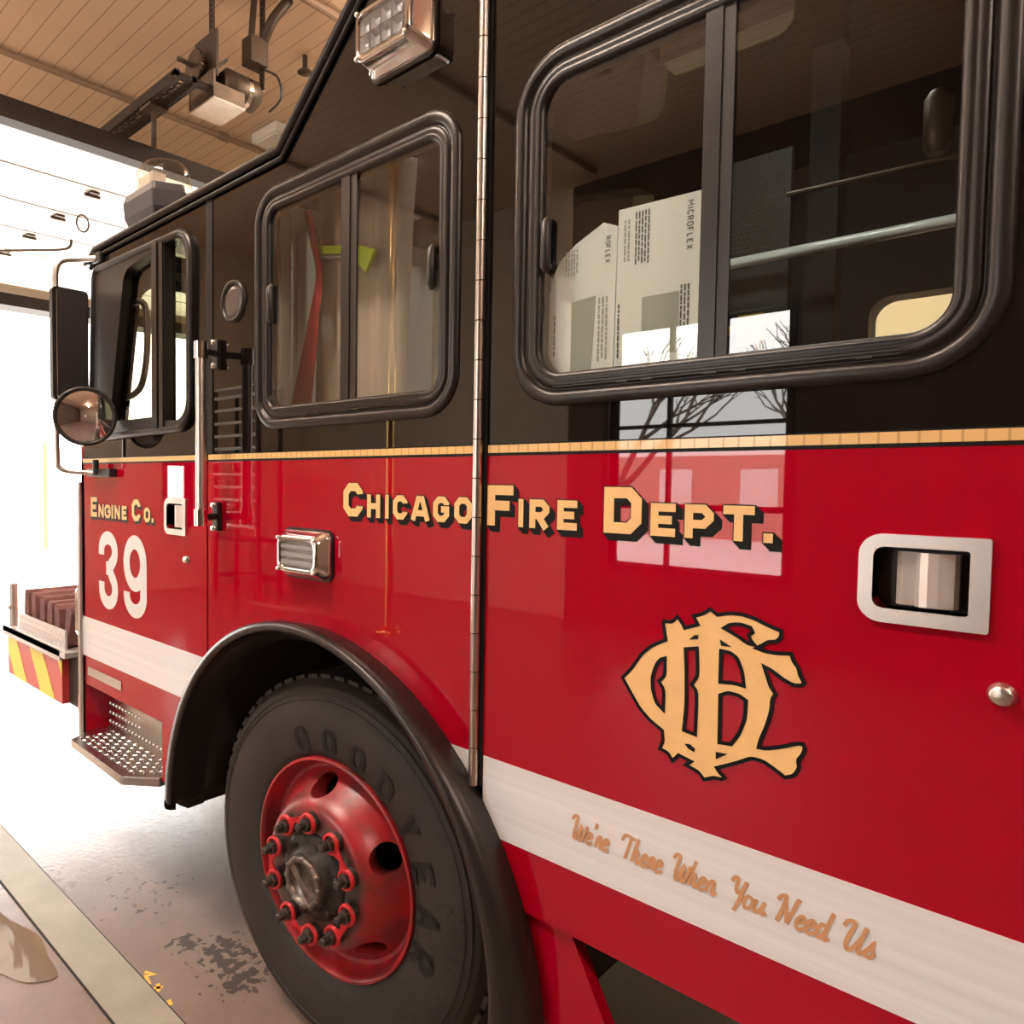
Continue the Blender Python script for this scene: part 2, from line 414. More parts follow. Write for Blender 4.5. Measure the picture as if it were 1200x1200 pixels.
def boolean_cut(o, cutter):
    md = o.modifiers.new('cut', 'BOOLEAN'); md.object = cutter; md.operation = 'DIFFERENCE'; md.solver = 'EXACT'
    dg = bpy.context.evaluated_depsgraph_get(); me = bpy.data.meshes.new_from_object(o.evaluated_get(dg))
    o.modifiers.clear(); o.data = me; bpy.data.objects.remove(cutter)

# ------------------------------------------------------------------ lettering
def glyph(ch, w, h):
    """centre lines of a block letter, width w, stroke half-width h, height 1"""
    c = min(.17, w * .28)
    if ch in 'CG':
        p = [(w - h, .68), (w - h, 1 - h - c), (w - h - c, 1 - h), (h + c, 1 - h), (h, 1 - h - c), (h, h + c), (h + c, h), (w - h - c, h), (w - h, h + c)]
        return [(p + ([(w - h, .32)] if ch == 'C' else [(w - h, .5), (.5 * w, .5)]), False)]
    if ch == 'O': return [([(h, h + c), (h, 1 - h - c), (h + c, 1 - h), (w - h - c, 1 - h), (w - h, 1 - h - c), (w - h, h + c), (w - h - c, h), (h + c, h)], True)]
    if ch == 'D': return [([(h, h), (h, 1 - h), (w - h - c, 1 - h), (w - h, 1 - h - c), (w - h, h + c), (w - h - c, h)], True)]
    if ch == 'H': return [([(h, 0), (h, 1)], False), ([(w - h, 0), (w - h, 1)], False), ([(h, .5), (w - h, .5)], False)]
    if ch == 'I': return [([(w / 2, 0), (w / 2, 1)], False)]
    if ch == 'A': return [([(h, 0), (w * .43, 1 - h * .2)], False), ([(w - h, 0), (w * .57, 1 - h * .2)], False), ([(w * .25, .3), (w * .75, .3)], False), ([(w * .36, 1 - h), (w * .64, 1 - h)], False)]
    if ch == 'F': return [([(h, 0), (h, 1)], False), ([(h, 1 - h), (w, 1 - h)], False), ([(h, .5), (w * .86, .5)], False)]
    if ch == 'E': return [([(h, 0), (h, 1)], False), ([(h, 1 - h), (w, 1 - h)], False), ([(h, .5), (w * .86, .5)], False), ([(h, h), (w, h)], False)]
    if ch == 'P': return [([(h, 0), (h, 1)], False), ([(h, 1 - h), (w - h - c, 1 - h), (w - h, 1 - h - c), (w - h, .42 + c), (w - h - c, .42), (h, .42)], False)]
    if ch == 'R': return [([(h, 0), (h, 1)], False), ([(h, 1 - h), (w - h - c, 1 - h), (w - h, 1 - h - c), (w - h, .44 + c), (w - h - c, .44), (h, .44)], False), ([(w * .45, .44), (w - h, 0)], False)]
    if ch == 'T': return [([(w / 2, 0), (w / 2, 1)], False), ([(0, 1 - h), (w, 1 - h)], False)]
    if ch == 'N': return [([(h, 0), (h, 1)], False), ([(w - h, 0), (w - h, 1)], False), ([(h, .95), (w - h, .05)], False)]
    if ch == 'Y': return [([(h, 1), (w / 2, .45), (w - h, 1)], False), ([(w / 2, .5), (w / 2, 0)], False)]
    if ch == '.': return [([(0, .5), (w, .5)], False)]
def sign_word(letters, zbase, parent, drop):
    """gold block letters with a black outline and a black drop block to the lower right; letters: (char, x0, x1, height)"""
    b = MB()
    for ch, x0, x1, H in letters:
        w = (x1 - x0) / H; t = .24 if H > .07 else .25
        if ch == '.': strokes = [([(0, .5), (w, .5)], False)]; t = 1.0
        elif ch == 'I': strokes = glyph(ch, w, .1); t = w
        else: t = min(t, w * .38); strokes = glyph(ch, w, t / 2)
        for si, (st, cl) in enumerate(strokes):
            pts = [(x0 + a * H, zbase + c * H) for a, c in st]
            for k in range(6): b.ribbon(pts, t * H + .004, -.0006 - .00006 * k - .000012 * si, 1, cl, drop * k / 5, -drop * k / 5, .002)
            b.ribbon(pts, t * H, -.0015 - .00012 * si, 0, cl)
    return b.build('lettering', ['gold', 'ink'], parent)
SCRIPT = {
 'W': (.80, [[(0, .78), (.07, .95), (.2, .98), (.25, .85), (.2, .3), (.24, .03), (.33, .1), (.5, .62), (.48, .25), (.53, .03), (.64, .12), (.8, .72)]]),
 'e': (.36, [[(.06, .2), (.26, .3), (.28, .42), (.18, .48), (.06, .33), (.05, .12), (.16, 0), (.36, .12)]]),
 "'": (.14, [[(.0, .72), (.05, .98)]]),
 'r': (.30, [[(.02, 0), (.08, .45)], [(.06, .33), (.14, .48), (.23, .44), (.2, .22), (.24, .04), (.32, .08)]]),
 'T': (.58, [[(0, .70), (.05, .9), (.2, .97), (.6, .9)], [(.40, .93), (.36, .5), (.28, 0)]]),
 'h': (.42, [[(.16, .98), (.08, .5), (.02, 0)], [(.05, .3), (.18, .48), (.26, .42), (.23, .1), (.3, 0), (.42, .12)]]),
 'n': (.44, [[(.02, 0), (.08, .45)], [(.05, .3), (.2, .48), (.29, .42), (.26, .1), (.32, 0), (.44, .12)]]),
 'Y': (.52, [[(0, .76), (.08, .95), (.2, .93), (.2, .6), (.28, .42), (.4, .52), (.5, .9)], [(.5, .92), (.42, .3), (.3, -.28)]]),
 'o': (.38, [[(.2, .48), (.07, .36), (.05, .14), (.15, 0), (.29, .08), (.34, .3), (.2, .48)]]),
 'u': (.44, [[(.05, .45), (.03, .15), (.12, 0), (.25, .14), (.33, .45)], [(.33, .45), (.29, .1), (.36, 0), (.46, .1)]]),
 'N': (.74, [[(0, .74), (.08, .92), (.25, .95), (.22, .5), (.12, 0)], [(.23, .9), (.36, .45), (.47, .03)], [(.47, .03), (.6, .6), (.67, .95), (.76, .92)]]),
 'd': (.42, [[(.28, .44), (.16, .48), (.05, .3), (.07, .06), (.2, .03), (.3, .3)], [(.42, .98), (.33, .4), (.31, .08), (.37, 0), (.46, .1)]]),
 'U': (.74, [[(0, .72), (.07, .92), (.26, .97), (.28, .8), (.18, .3), (.23, .03), (.38, .07), (.58, .5), (.66, .92)], [(.66, .92), (.57, .25), (.61, .02), (.74, .1)]]),
 's': (.34, [[(0, .08), (.14, .3), (.22, .5), (.2, .35), (.28, .15), (.2, .01), (.04, .06)]]),
}
def script_line(words, zbase, H, parent):
    b = MB(); sl = .22; lay = 0
    for text, x0, x1 in words:
        tot = sum(SCRIPT[c][0] for c in text); k = (x1 - x0) / (tot + sl); x = 0
        for c in text:
            for st in SCRIPT[c][1]:
                pts = smooth_path([(x0 + (x + p + sl * q) * k, zbase + q * H) for p, q in st], 5)
                lay += 1; b.ribbon(pts, .0058, -.0015 - .00005 * (lay % 7), 0, False, 0, 0, 0, .00003)
            x += SCRIPT[c][0]
    return b.build('script_lettering', 'tan', parent)

# ================================================================== THE TRUCK
truck = tag(empty('fire_truck', (-.53, 1.17, 0)), 'red and black fire engine with gold lettering parked in the garage bay', 'fire engine')
ZS = 1.638                       # where black paint meets red
AX, AZ, AR = -.57, .44, .70      # wheel arch in the body
WIDTH = 2.35

win_side = rect(-.849, 1.712, -.066, 2.392)
win_crew = rect(.077, 1.717, .862, 2.400)
win_cab = [(-2.03, 1.712), (-1.200, 1.728), (-1.196, 2.392), (-1.985, 2.402)]
def hole(poly, r, d=.02): return rounded(inset(poly, d), r)

def latch_cup(x, z, w=.150, h=.125): return rounded(rect(x + .018, z - h + .02, x + w - .022, z - .018), [.014, .004, .004, .014])
def panel(name, red, black, hole_, parent, cups=()):
    b = MB(); b.plate(red, list(cups), 0, .03, 0); b.plate(black, [hole_], 0, .03, 1)
    return b.build(name, ['red', 'black'], parent)

def window_unit(parent, poly, r, div, glassmat, latches, track=True):
    prof = [(0, .002), (.001, -.004), (.006, -.0085), (.014, -.0105), (.022, -.0095), (.027, -.005), (.029, .0005), (.033, .001), (.035, -.0045), (.047, -.0045), (.049, -.003), (.051, -.0045), (.061, -.003), (.065, .007), (.065, .03)]
    rs = r if isinstance(r, (list, tuple)) else [r] * len(poly)
    b = MB(); b.rings([at_y(rounded(inset(poly, d), [max(.012, q - d) for q in rs]), y) for d, y in prof])
    b.build('window_frame', 'gasket', parent)
    inner = rounded(inset(poly, .060), [max(.012, q - .060) for q in rs])
    MB().plate(inner, [], .008, .012).build('window_glass', glassmat, parent)
    zb = min(p[1] for p in poly) + .06; zt = max(p[1] for p in poly) - .06
    d = MB(); d.box((div[0], -.001, zb), ((div[0] + div[1]) / 2 + .004, .008, zt)); d.box(((div[0] + div[1]) / 2, .002, zb), (div[1], .0075, zt), 1)
    d.build('window_divider', ['gasket', 'plastic'], parent)
    if track:
        xs = [p[0] for p in poly]; t = MB()
        for k in range(5): t.box((min(xs) + .10, -.0056, zb - .024 + .0048 * k), (max(xs) - .12, -.003, zb - .0222 + .0048 * k))
        for k in (.3, .36, .5, .56, .78): 
            x = min(xs) + k * (max(xs) - min(xs)); t.box((x, -.0064, zb - .026), (x + .02, -.003, zb - .022), 1)
        t.build('window_track', ['gasket', 'plastic'], parent)
    for lx, z0, z1 in latches:
        q = MB(); q.tube([(lx, .004, z0), (lx, -.002, z0 + .004), (lx, -.002, z1 - .004), (lx, .004, z1)], .0105, 12); q.build('window_latch', 'plastic', parent)

def stripes(parent, x0, x1, white):
    b = MB(); b.box((x0, -.0010, 1.630), (x1, .0005, 1.646)); b.box((x0, -.0008, 1.624), (x1, .0005, 1.630), 1); b.box((x0, -.0008, 1.646), (x1, .0005, 1.6485), 1)
    b.build('gold_stripe', ['goldtape', 'ink'], parent)
    w = MB(); w.plate(white, [], -.0010, .0005); w.build('white_stripe', 'white', parent)

def latch_full(parent, x, z, w=.150, h=.125):
    """flush paddle latch: bezel plate, cup and pull paddle in one part"""
    outer = rounded(rect(x, z - h, x + w, z), [.03, .004, .004, .03]); inn = latch_cup(x, z, w, h)
    b = MB(); b.plate(outer, [inn], -.006, .0); b.rings([at_y(inn, -.006), at_y(inn, .034)], 1, False); b.plate(inn, [], .034, .036, 1)
    # pull paddle, a bent plate standing in the cup
    xa, xb = x + .042, x + w - .034; z0, z1 = z - h + .026, z - .024
    prof = [(xa, .030), (xa + .002, .012), (xa + .008, .008), (xa + .024, .010), (xa + .0255, .004), (xa + .031, -.0015), (xa + .040, -.003), (xa + .052, -.0015), (xb - .005, .004), (xb, .010), (xb, .030)]
    b.rings([[(p, q, z0) for p, q in prof], [(p, q, z1) for p, q in prof]], 2, False)
    b.add([(p, q, z0) for p, q in prof], [tuple(range(len(prof)))], 2); b.add([(p, q, z1) for p, q in prof], [tuple(range(len(prof)))], 2)
    return lab(b.build('door_latch', ['steel', 'plastic', 'paddle'], parent, bevel=.0012), 'brushed steel paddle latch')

# --- front door
arch = lambda a0, a1, n=20, r=AR: arc(AX, AZ, r, a0, a1, n)
ang = lambda x, r=AR: math.degrees(math.acos((x - AX) / r))
a_fd = ang(-1.128); a_lo = 180 - math.degrees(math.asin((.49 - AZ) / AR))
door_red = [(-2.15, ZS), (-2.15, .40), (-2.122, .40), (-2.122, .702), (-1.437, .702), (-1.437, .49)] + arch(a_lo, a_fd) + [(-1.128, ZS)]
door_blk = [(-2.135, ZS), (-1.128, ZS), (-1.128, 2.455), (-1.965, 2.455), (-2.012, 2.40), (-2.05, 1.95)]
fd = panel('front_door', door_red, door_blk, hole(win_cab, [.08, .10, .10, .05]), truck, [latch_cup(-1.407, 1.502)])
stripes(fd, -2.13, -1.130, [(-2.145, .987), (-2.145, .822), (-1.155, .822), (-1.131, .905), (-1.131, .987)])
# cab window: broad black frame, fixed rear light and slanted front light
b = MB()
out = rounded(win_cab, [.08, .10, .10, .05]); 
front = rounded([(-1.835, 1.785), (-1.462, 1.785), (-1.462, 2.365), (-1.70, 2.335)], [.02, .01, .01, .06])
rear = rounded([(-1.386, 1.765), (-1.238, 1.765), (-1.238, 2.367), (-1.386, 2.367)], [.01, .07, .08, .01])
b.plate(out, [front, rear], -.012, .03)
b.rings([at_y(rounded(inset(win_cab, d), [max(.02, q - d) for q in (.08, .10, .10, .05)]), y) for d, y in ((.0, -.012), (.004, -.019), (.012, -.021), (.020, -.019), (.024, -.012))])
b.build('window_frame', 'gasket', fd)
MB().plate(front, [], .018, .022).plate(rear, [], .018, .022).build('window_glass', 'doorglass', fd)
MB().box((-1.462, -.022, 1.745), (-1.425, -.012, 2.385)).box((-1.418, -.018, 1.745), (-1.390, -.012, 2.385)).build('window_divider', 'gasket', fd)
MB().box((-1.83, -.006, 1.770), (-1.40, .0, 1.783)).build('window_sill', 'steel', fd)
latch_full(fd, -1.407, 1.502)
MB().lathe([(0, -.014), (.008, -.014), (.012, -.010), (.014, 0)], (-1.250, 0, 1.300), 'y', 20).build('door_lock', 'chrome', fd)
MB().box((-2.087, -.004, .745), (-1.766, 0, .782)).build('kick_plate', 'diamond', fd)
def nm(ch, xs, H): return [(c, x[0], x[1], h) for c, x, h in zip(ch, xs, H)]
CAP, SML = .084, .057
sign_word(nm('ENGINE', [(-2.049, -1.987), (-1.972, -1.921), (-1.913, -1.856), (-1.848, -1.833), (-1.820, -1.771), (-1.755, -1.712)], [.080] + [.053] * 5)
          + nm('CO.', [(-1.668, -1.597), (-1.569, -1.520), (-1.509, -1.494)], [.080, .053, .016]), 1.410, fd, .009)
def numeral(parent, x0, z0, w, H, which):
    t = .052; h = t / 2; b = MB(); cx = w / 2; rx = w / 2 - h
    E_ = lambda cz, rz, a0, a1, n=26: [(x0 + cx + rx * math.cos(math.radians(a0 + (a1 - a0) * i / n)), z0 + cz + rz * math.sin(math.radians(a0 + (a1 - a0) * i / n))) for i in range(n + 1)]
    if which == '3':
        b.ribbon([(x0 + h, z0 + H * .69)] + E_(H * .745, H * .255 - h, 180, -45) + [(x0 + w * .55, z0 + H * .535), (x0 + w * .40, z0 + H * .525)], t, -.0014)
        b.ribbon([(x0 + w * .40, z0 + H * .525), (x0 + w * .55, z0 + H * .52)] + E_(H * .265, H * .265 - h, 45, -180) + [(x0 + h, z0 + H * .34)], t, -.0012)
    else:
        b.ribbon(E_(H * .66, H * .34 - h, 0, 360, 40)[:-1], t, -.0014, 0, True)
        b.ribbon([(x0 + w - h, z0 + H * .68), (x0 + w - h, z0 + H * .3)] + E_(H * .27, H * .27 - h, 0, -180) + [(x0 + h, z0 + H * .30)], t, -.0013)
    return b
n3 = numeral(fd, -1.972, 1.048, .178, .310, '3'); n9 = numeral(fd, -1.742, 1.046, .192, .310, '9')
n3.add(n9.v, n9.f); n3.build('unit_number', 'whitevinyl', fd)

# --- middle cab side
a0 = ang(-1.118); a1 = ang(-.014)
side_red = [(-1.118, ZS)] + arch(a0, a1, 40) + [(-.014, ZS)]
side_blk = [(-1.118, ZS), (-.014, ZS), (-.014, 2.955), (-.17, 2.955), (-.413, 2.734), (-.712, 2.47), (-1.118, 2.46)]
cs = panel('cab_side', side_red, side_blk, hole(win_side, .09), truck)
stripes(cs, -1.116, -.016, [(-.016, .987), (-.125, .987), (-.065, .935), (-.016, .880)])
window_unit(cs, win_side, .10, (-.465, -.409), 'glass', [(-.775, 2.02, 2.115), (-.150, 2.005, 2.09)])
sign_word(nm('CHICAGO', [(-.448, -.374), (-.358, -.311), (-.293, -.281), (-.266, -.218), (-.207, -.146), (-.136, -.088), (-.073, -.023)], [CAP] + [SML] * 6), 1.479, cs, .011)
MB().lathe([(0, -.006), (.03, -.008), (.052, -.004), (.054, 0)], (-.965, 0, 2.105), 'y', 32).lathe([(.052, 0), (.052, -.010), (.062, -.010), (.064, 0)], (-.965, 0, 2.105), 'y', 32, 1).build('round_disc', [mat('dark_grey_disc', (.10, .085, .08), .22), 'rubber'], cs)  # grey disc in a rubber ring, set on the side panel

def marker(parent, x0, z0, w, h, depth, leds, name):
    e = empty(name, (x0 + w / 2, 0, z0), parent)
    e.location = Vector((x0 + w / 2, 0, z0)) - origin_of(parent)
    poly = rect(x0, z0, x0 + w, z0 + h)
    g = MB(); g.plate(rounded(inset(poly, -.006), .026), [], -.006, 0); g.build('gasket', 'rubber', e)
    c = MB(); c.rings([at_y(rounded(inset(poly, d), .022), y) for d, y in ((0, -.005), (.001, -.02), (.010, -.026), (.012, -depth + .006), (.016, -depth), (.024, -depth - .001), (.026, -depth + .012))])
    c.build('bezel', 'chrome', e)
    r = MB(); x1, z1 = x0 + w, z0 + h
    r.box((x0 + .026, -depth + .013, z0 + .026), (x1 - .026, -depth + .016, z1 - .026))
    if leds == 'grid':
        nx, nz = 4, 2
        for i in range(nx):
            for k in range(nz):
                xa = x0 + .03 + i * (w - .06) / nx; xb = xa + (w - .06) / nx - .004; za = z0 + .03 + k * (h - .06) / nz; zb = za + (h - .06) / nz - .004
                xm, zm = (xa + xb) / 2, (za + zb) / 2; y0, y1 = -depth + .002, -depth + .012
                r.add([(xa, y0, za), (xb, y0, za), (xb, y0, zb), (xa, y0, zb), (xm - .01, y1, zm - .008), (xm + .01, y1, zm - .008), (xm + .01, y1, zm + .008), (xm - .01, y1, zm + .008)],
                      [(0, 1, 5, 4), (1, 2, 6, 5), (2, 3, 7, 6), (3, 0, 4, 7), (4, 5, 6, 7)])
    else:
        for k in range(3):
            za = z0 + .03 + k * (h - .06) / 3; zb = za + (h - .06) / 3
            prof = [(-depth + .012, za), (-depth + .003, za + .004), (-depth + .003, zb - .008), (-depth + .012, zb - .004)]
            r.rings([[(x0 + .028, p, q) for p, q in prof], [(x1 - .028, p, q) for p, q in prof]], 0, False, False)
    r.build('reflector', 'led', e)
    l = MB(); l.plate(rounded(inset(poly, .018), .012), [], -depth - .004, -depth + .001); l.build('lens', 'lens', e, bevel=.002)
    for sx, sz in ((x0 + .022, z1 - .020), (x1 - .022, z1 - .020), (x0 + .022, z0 + .020), (x1 - .022, z0 + .020)): MB().lathe([(0, -depth - .006), (.005, -depth - .006), (.006, -depth)], (sx, 0, sz), 'y', 12).build('screw_head', 'steel', e)
    return e
marker(truck, -.690, 1.308, .200, .125, .045, 'bars', 'marker_light')
marker(truck, -.345, 2.515, .200, .140, .075, 'grid', 'scene_light')

MB().box((-1.126, -.003, ZS + .012), (-1.088, .001, 2.455)).build('jamb_strip', 'dark', cs)

# --- crew door
a2 = ang(.016); a3 = math.degrees(math.asin((.693 - AZ) / AR))
crew_red = [(.016, ZS)] + arch(a2, a3, 4) + [(1.32, .693), (1.32, ZS)]
crew_blk = [(.016, ZS), (1.32, ZS), (1.32, 2.955), (.016, 2.955)]
cd = panel('crew_door', crew_red, crew_blk, hole(win_crew, .10), truck, [latch_cup(.702, 1.503)])
stripes(cd, .018, 1.318, [(.018, .987), (.018, .822), (1.318, .822), (1.318, .987)])
window_unit(cd, win_crew, .115, (.456, .503), 'glass', [(.153, 1.985, 2.075)])
sign_word(nm('FIRE', [(.019, .086), (.099, .111), (.126, .173), (.191, .235)], [CAP] + [SML] * 3)
          + nm('DEPT.', [(.291, .365), (.382, .427), (.443, .492), (.507, .556), (.570, .584)], [CAP, SML, SML, SML, .015]), 1.479, cd, .011)
latch_full(cd, .702, 1.503)
MB().lathe([(0, -.012), (.010, -.012), (.013, -.009), (.016, 0)], (.868, 0, 1.302), 'y', 24).build('door_lock', 'steel', cd)
script_line([("We're", .232, .325), ('There', .337, .428), ('When', .434, .521), ('You', .531, .600), ('Need', .603, .687), ('Us', .694, .748)], .888, .046, cd)
# monogram: interlaced C, F and D, outlined in black (x, z on the door, metres)
MONO = {'outer': [(0.4906, 1.3638), (0.5025, 1.3557), (0.5223, 1.3613), (0.5419, 1.362), (0.5611, 1.3581), (0.5773, 1.3514), (0.601, 1.3438), (0.6008, 1.3349), (0.5951, 1.3267), (0.5821, 1.324), (0.5736, 1.317), (0.5652, 1.3113), (0.5786, 1.3085), (0.5944, 1.3082), (0.616, 1.3114), (0.6197, 1.3), (0.6267, 1.2917), (0.6295, 1.2799), (0.6355, 1.2701), (0.6325, 1.2654), (0.6213, 1.2631), (0.6059, 1.2691), (0.59, 1.2791), (0.5772, 1.2842), (0.5824, 1.2705), (0.5876, 1.2547), (0.5958, 1.2438), (0.5908, 1.2356), (0.5899, 1.2157), (0.5843, 1.1917), (0.5755, 1.1667), (0.5731, 1.154), (0.5833, 1.1545), (0.6091, 1.1648), (0.6291, 1.1752), (0.637, 1.1759), (0.6397, 1.1698), (0.637, 1.1594), (0.6304, 1.1493), (0.6327, 1.1375), (0.6261, 1.1239), (0.6131, 1.1172), (0.6, 1.1246), (0.5813, 1.1334), (0.5624, 1.1338), (0.5407, 1.1196), (0.524, 1.1104), (0.5084, 1.102), (0.5135, 1.0954), (0.5223, 1.09), (0.5175, 1.0856), (0.5045, 1.0847), (0.4885, 1.0763), (0.4777, 1.087), (0.4567, 1.092), (0.4657, 1.1007), (0.4439, 1.1056), (0.4332, 1.0927), (0.4243, 1.1046), (0.4096, 1.1075), (0.4158, 1.1217), (0.4136, 1.1406), (0.3903, 1.1532), (0.3697, 1.1707), (0.3519, 1.1957), (0.3364, 1.2185), (0.3542, 1.2398), (0.3706, 1.2668), (0.3901, 1.286), (0.4157, 1.3003), (0.4102, 1.3268), (0.4116, 1.3323), (0.426, 1.3328), (0.4351, 1.3433), (0.4448, 1.3325), (0.448, 1.3257), (0.4706, 1.3351), (0.4627, 1.3481), (0.4791, 1.3542)], 'holes': [[(0.514, 1.3356), (0.5229, 1.3428), (0.5396, 1.3458), (0.5548, 1.3424), (0.5585, 1.3358), (0.5524, 1.33), (0.5562, 1.3212), (0.5624, 1.3156), (0.5515, 1.3167), (0.5346, 1.3263)], [(0.415, 1.2679), (0.4158, 1.2375), (0.4048, 1.2259), (0.4149, 1.2123), (0.4142, 1.1772), (0.401, 1.1873), (0.3938, 1.2079), (0.3923, 1.2297), (0.3992, 1.2531), (0.407, 1.2645)], [(0.4506, 1.2901), (0.4703, 1.295), (0.4731, 1.2488), (0.463, 1.2317), (0.4723, 1.2215), (0.4714, 1.1485), (0.4514, 1.1511), (0.4547, 1.1964), (0.453, 1.2571)], [(0.5099, 1.2974), (0.5242, 1.297), (0.5357, 1.2903), (0.5446, 1.2688), (0.5475, 1.2469), (0.5313, 1.2487), (0.51, 1.2458)], [(0.5106, 1.2238), (0.5233, 1.231), (0.5402, 1.2303), (0.5515, 1.224), (0.551, 1.195), (0.5421, 1.1667), (0.53, 1.1474), (0.5115, 1.1455)]], 'bits': [[(0.4562, 1.3072), (0.4651, 1.3162), (0.4717, 1.3178), (0.4713, 1.3103)], [(0.5071, 1.3161), (0.5268, 1.3062), (0.5097, 1.3062)], [(0.4536, 1.128), (0.4628, 1.1295), (0.4715, 1.1242), (0.4707, 1.1179), (0.4599, 1.1211)], [(0.5062, 1.1282), (0.5249, 1.1298), (0.5065, 1.1158)]]}
def soften(lp):
    P = [Vector(p) for p in lp]; n = len(P); out_ = []
    for i in range(n):
        a, p, c = P[i - 1], P[i], P[(i + 1) % n]; t = (p - a).angle(c - p)
        if math.degrees(t) > 48: out_.append(tuple(p))
        else:
            k = .28; out_ += [tuple(p + (a - p) * k), tuple(p * .5 + (p + (a - p) * k) * .25 + (p + (c - p) * k) * .25), tuple(p + (c - p) * k)]
    return out_
MONO = dict(outer=soften(MONO['outer']), holes=[soften(h_) for h_ in MONO['holes']], bits=MONO['bits'])
b = MB()
b.plate(MONO['outer'], MONO['holes'], -.0012, .0, 0)
for lp in [MONO['outer']] + MONO['holes']: b.ribbon(lp, .0062, -.0018, 1, True)
for lp in MONO['bits']: b.plate(lp, [], -.0018, .0, 1)
lab(b.build('monogram', ['gold', 'ink'], cd), 'gold interlaced letter emblem with black outline')
# hinge: knuckles along the whole door edge
b = MB(); z = .922
while z < 2.95:
    z1 = min(z + .082, 2.955); b.tube([(0, -.012, z), (0, -.012, z1 - .0022)], .0105, 16); z = z1
b.tube([(0, -.012, .922), (0, -.012, 2.955)], .0085, 10, 1)
b.box((-.0135, -.004, .92), (.0155, .02, 2.955), 1)
b.build('piano_hinge', ['hinge', 'dark'], cd)

# --- shell behind the panels
b = MB()
b.box((-1.136, .006, .85), (-1.110, .06, 2.46)).box((-.03, .031, .78), (.03, .06, 2.95)).build('door_seam_backing', 'dark', truck)
b = MB(); prof = [(-2.12, 2.462), (-.712, 2.475), (-.413, 2.738), (-.17, 2.96), (1.34, 2.96), (1.34, 2.93), (-.15, 2.93), (-.40, 2.706), (-.70, 2.447), (-2.10, 2.432)]
b.plate(prof, [], .0, WIDTH); b.build('cab_roof', 'black', truck)
b = MB()
pth = [(-2.02, 2.43), (-1.96, 2.468), (-.717, 2.476), (-.413, 2.737), (-.18, 2.952), (.4, 2.956), (1.32, 2.956)]
b.tube([(x, -.012, z) for x, z in pth], .013, 10); b.tube([(x, -.006, z - .024) for x, z in pth], .008, 10)
b.build('roof_gutter', 'rubber', truck)
b = MB(); b.plate(rect(.0, .40, WIDTH, 1.70), [], -2.15, -2.12, 0, 'x'); b.build('cab_front', 'red', truck)
ws = rounded(rect(.16, 1.74, WIDTH - .16, 2.36), .08)
b = MB(); lo = at_y([], 0)
# windshield surround leans back with the front pillars
vs = lambda lp, d: [(-2.125 + (z - 1.68) * .24 + d, y, z) for y, z in lp]
full = rect(.0, 1.68, WIDTH, 2.45)
tri = tessellate_polygon([[Vector((y, z, 0)) for y, z in full], [Vector((y, z, 0)) for y, z in ws]])
pts = full + ws; b.add(vs(pts, 0) + vs(pts, .04), [tuple(t) for t in tri] + [tuple(i + len(pts) for i in t) for t in tri])
b.rings([vs(ws, 0), vs(ws, .04)], 0, False); b.build('windshield_surround', 'black', truck)
b = MB(); b.add(vs(ws, .015), [tuple(range(len(ws)))]); b.build('windshield', 'doorglass', truck)
b = MB(); b.tube([(-2.15, -.004, .40), (-2.15, -.004, 1.55)], .014, 10); b.build('corner_trim', 'steel', truck)
# far side of the cab, seen through the windows
fw = lambda p: [(a, c) for a, c in p]
b = MB()
b.plate([(-2.15, .78), (1.34, .78), (1.34, 2.95), (-.17, 2.95), (-.712, 2.45), (-1.97, 2.45), (-2.13, 1.64)],
        [rounded(rect(-1.85, 1.78, -1.25, 2.34), .07), rounded(rect(-.79, 1.78, -.12, 2.33), .07), rounded(rect(.20, 1.78, .80, 2.33), .08)], WIDTH - .12, WIDTH)
b.build('far_side', 'cabdark', truck)
MB().box((-2.1, .05, 1.16), (1.34, WIDTH - .12, 1.20)).build('cab_floor', 'cabdark', truck)
MB().box((1.32, .0, .693), (1.36, WIDTH, 2.955)).build('cab_back', 'cabdark', truck)
b = MB(); b.box((-1.02, .10, 1.04), (-.95, 2.2, 2.46)); b.box((-.95, .22, 1.05), (-.90, .75, 2.36)); b.box((-.95, .86, 1.05), (-.89, 1.7, 2.38)); b.box((-.95, .13, 1.06), (-.92, .18, 2.40))
b.build('cab_partition', 'cabgrey', truck, bevel=.008)
b = MB(); b.rings([[(x, y, z) for x, z in ((-2.06, 1.06), (-1.62, 1.06), (-1.60, 1.55), (-1.70, 1.72), (-1.86, 1.77), (-2.05, 1.74))] for y in (.10, 2.2)], 0, False)
b.add([(x, .10, z) for x, z in ((-2.06, 1.06), (-1.62, 1.06), (-1.60, 1.55), (-1.70, 1.72), (-1.86, 1.77), (-2.05, 1.74))], [(0, 1, 2, 3, 4, 5)])
b.build('dashboard', 'cabdash', truck, bevel=.02)
sw = empty('steering_wheel', (0, 0, 0), truck); sw.location = Vector((-1.52, .55, 1.66)) - truck.location
ring = [Vector((.5 * .46 * math.cos(t) * .5, .23 * math.sin(t), .5 * .46 * math.cos(t) * .86)) for t in [2 * PI * i / 40 for i in range(40)]]
MB().tube(ring, .014, 10, 0, False, True).build('wheel_rim', 'plastic', sw, local=True)
b = MB(); 
for k in range(3): b.tube([(0, 0, 0), tuple(ring[k * 13])], .011, 8)
b.lathe([(0, -.02), (.05, -.02), (.06, .02), (0, .03)], (0, 0, 0), 'x', 20); b.tube([(0, 0, 0), (-.2, 0, -.25)], .03, 12); b.build('wheel_hub', 'plastic', sw, local=True)
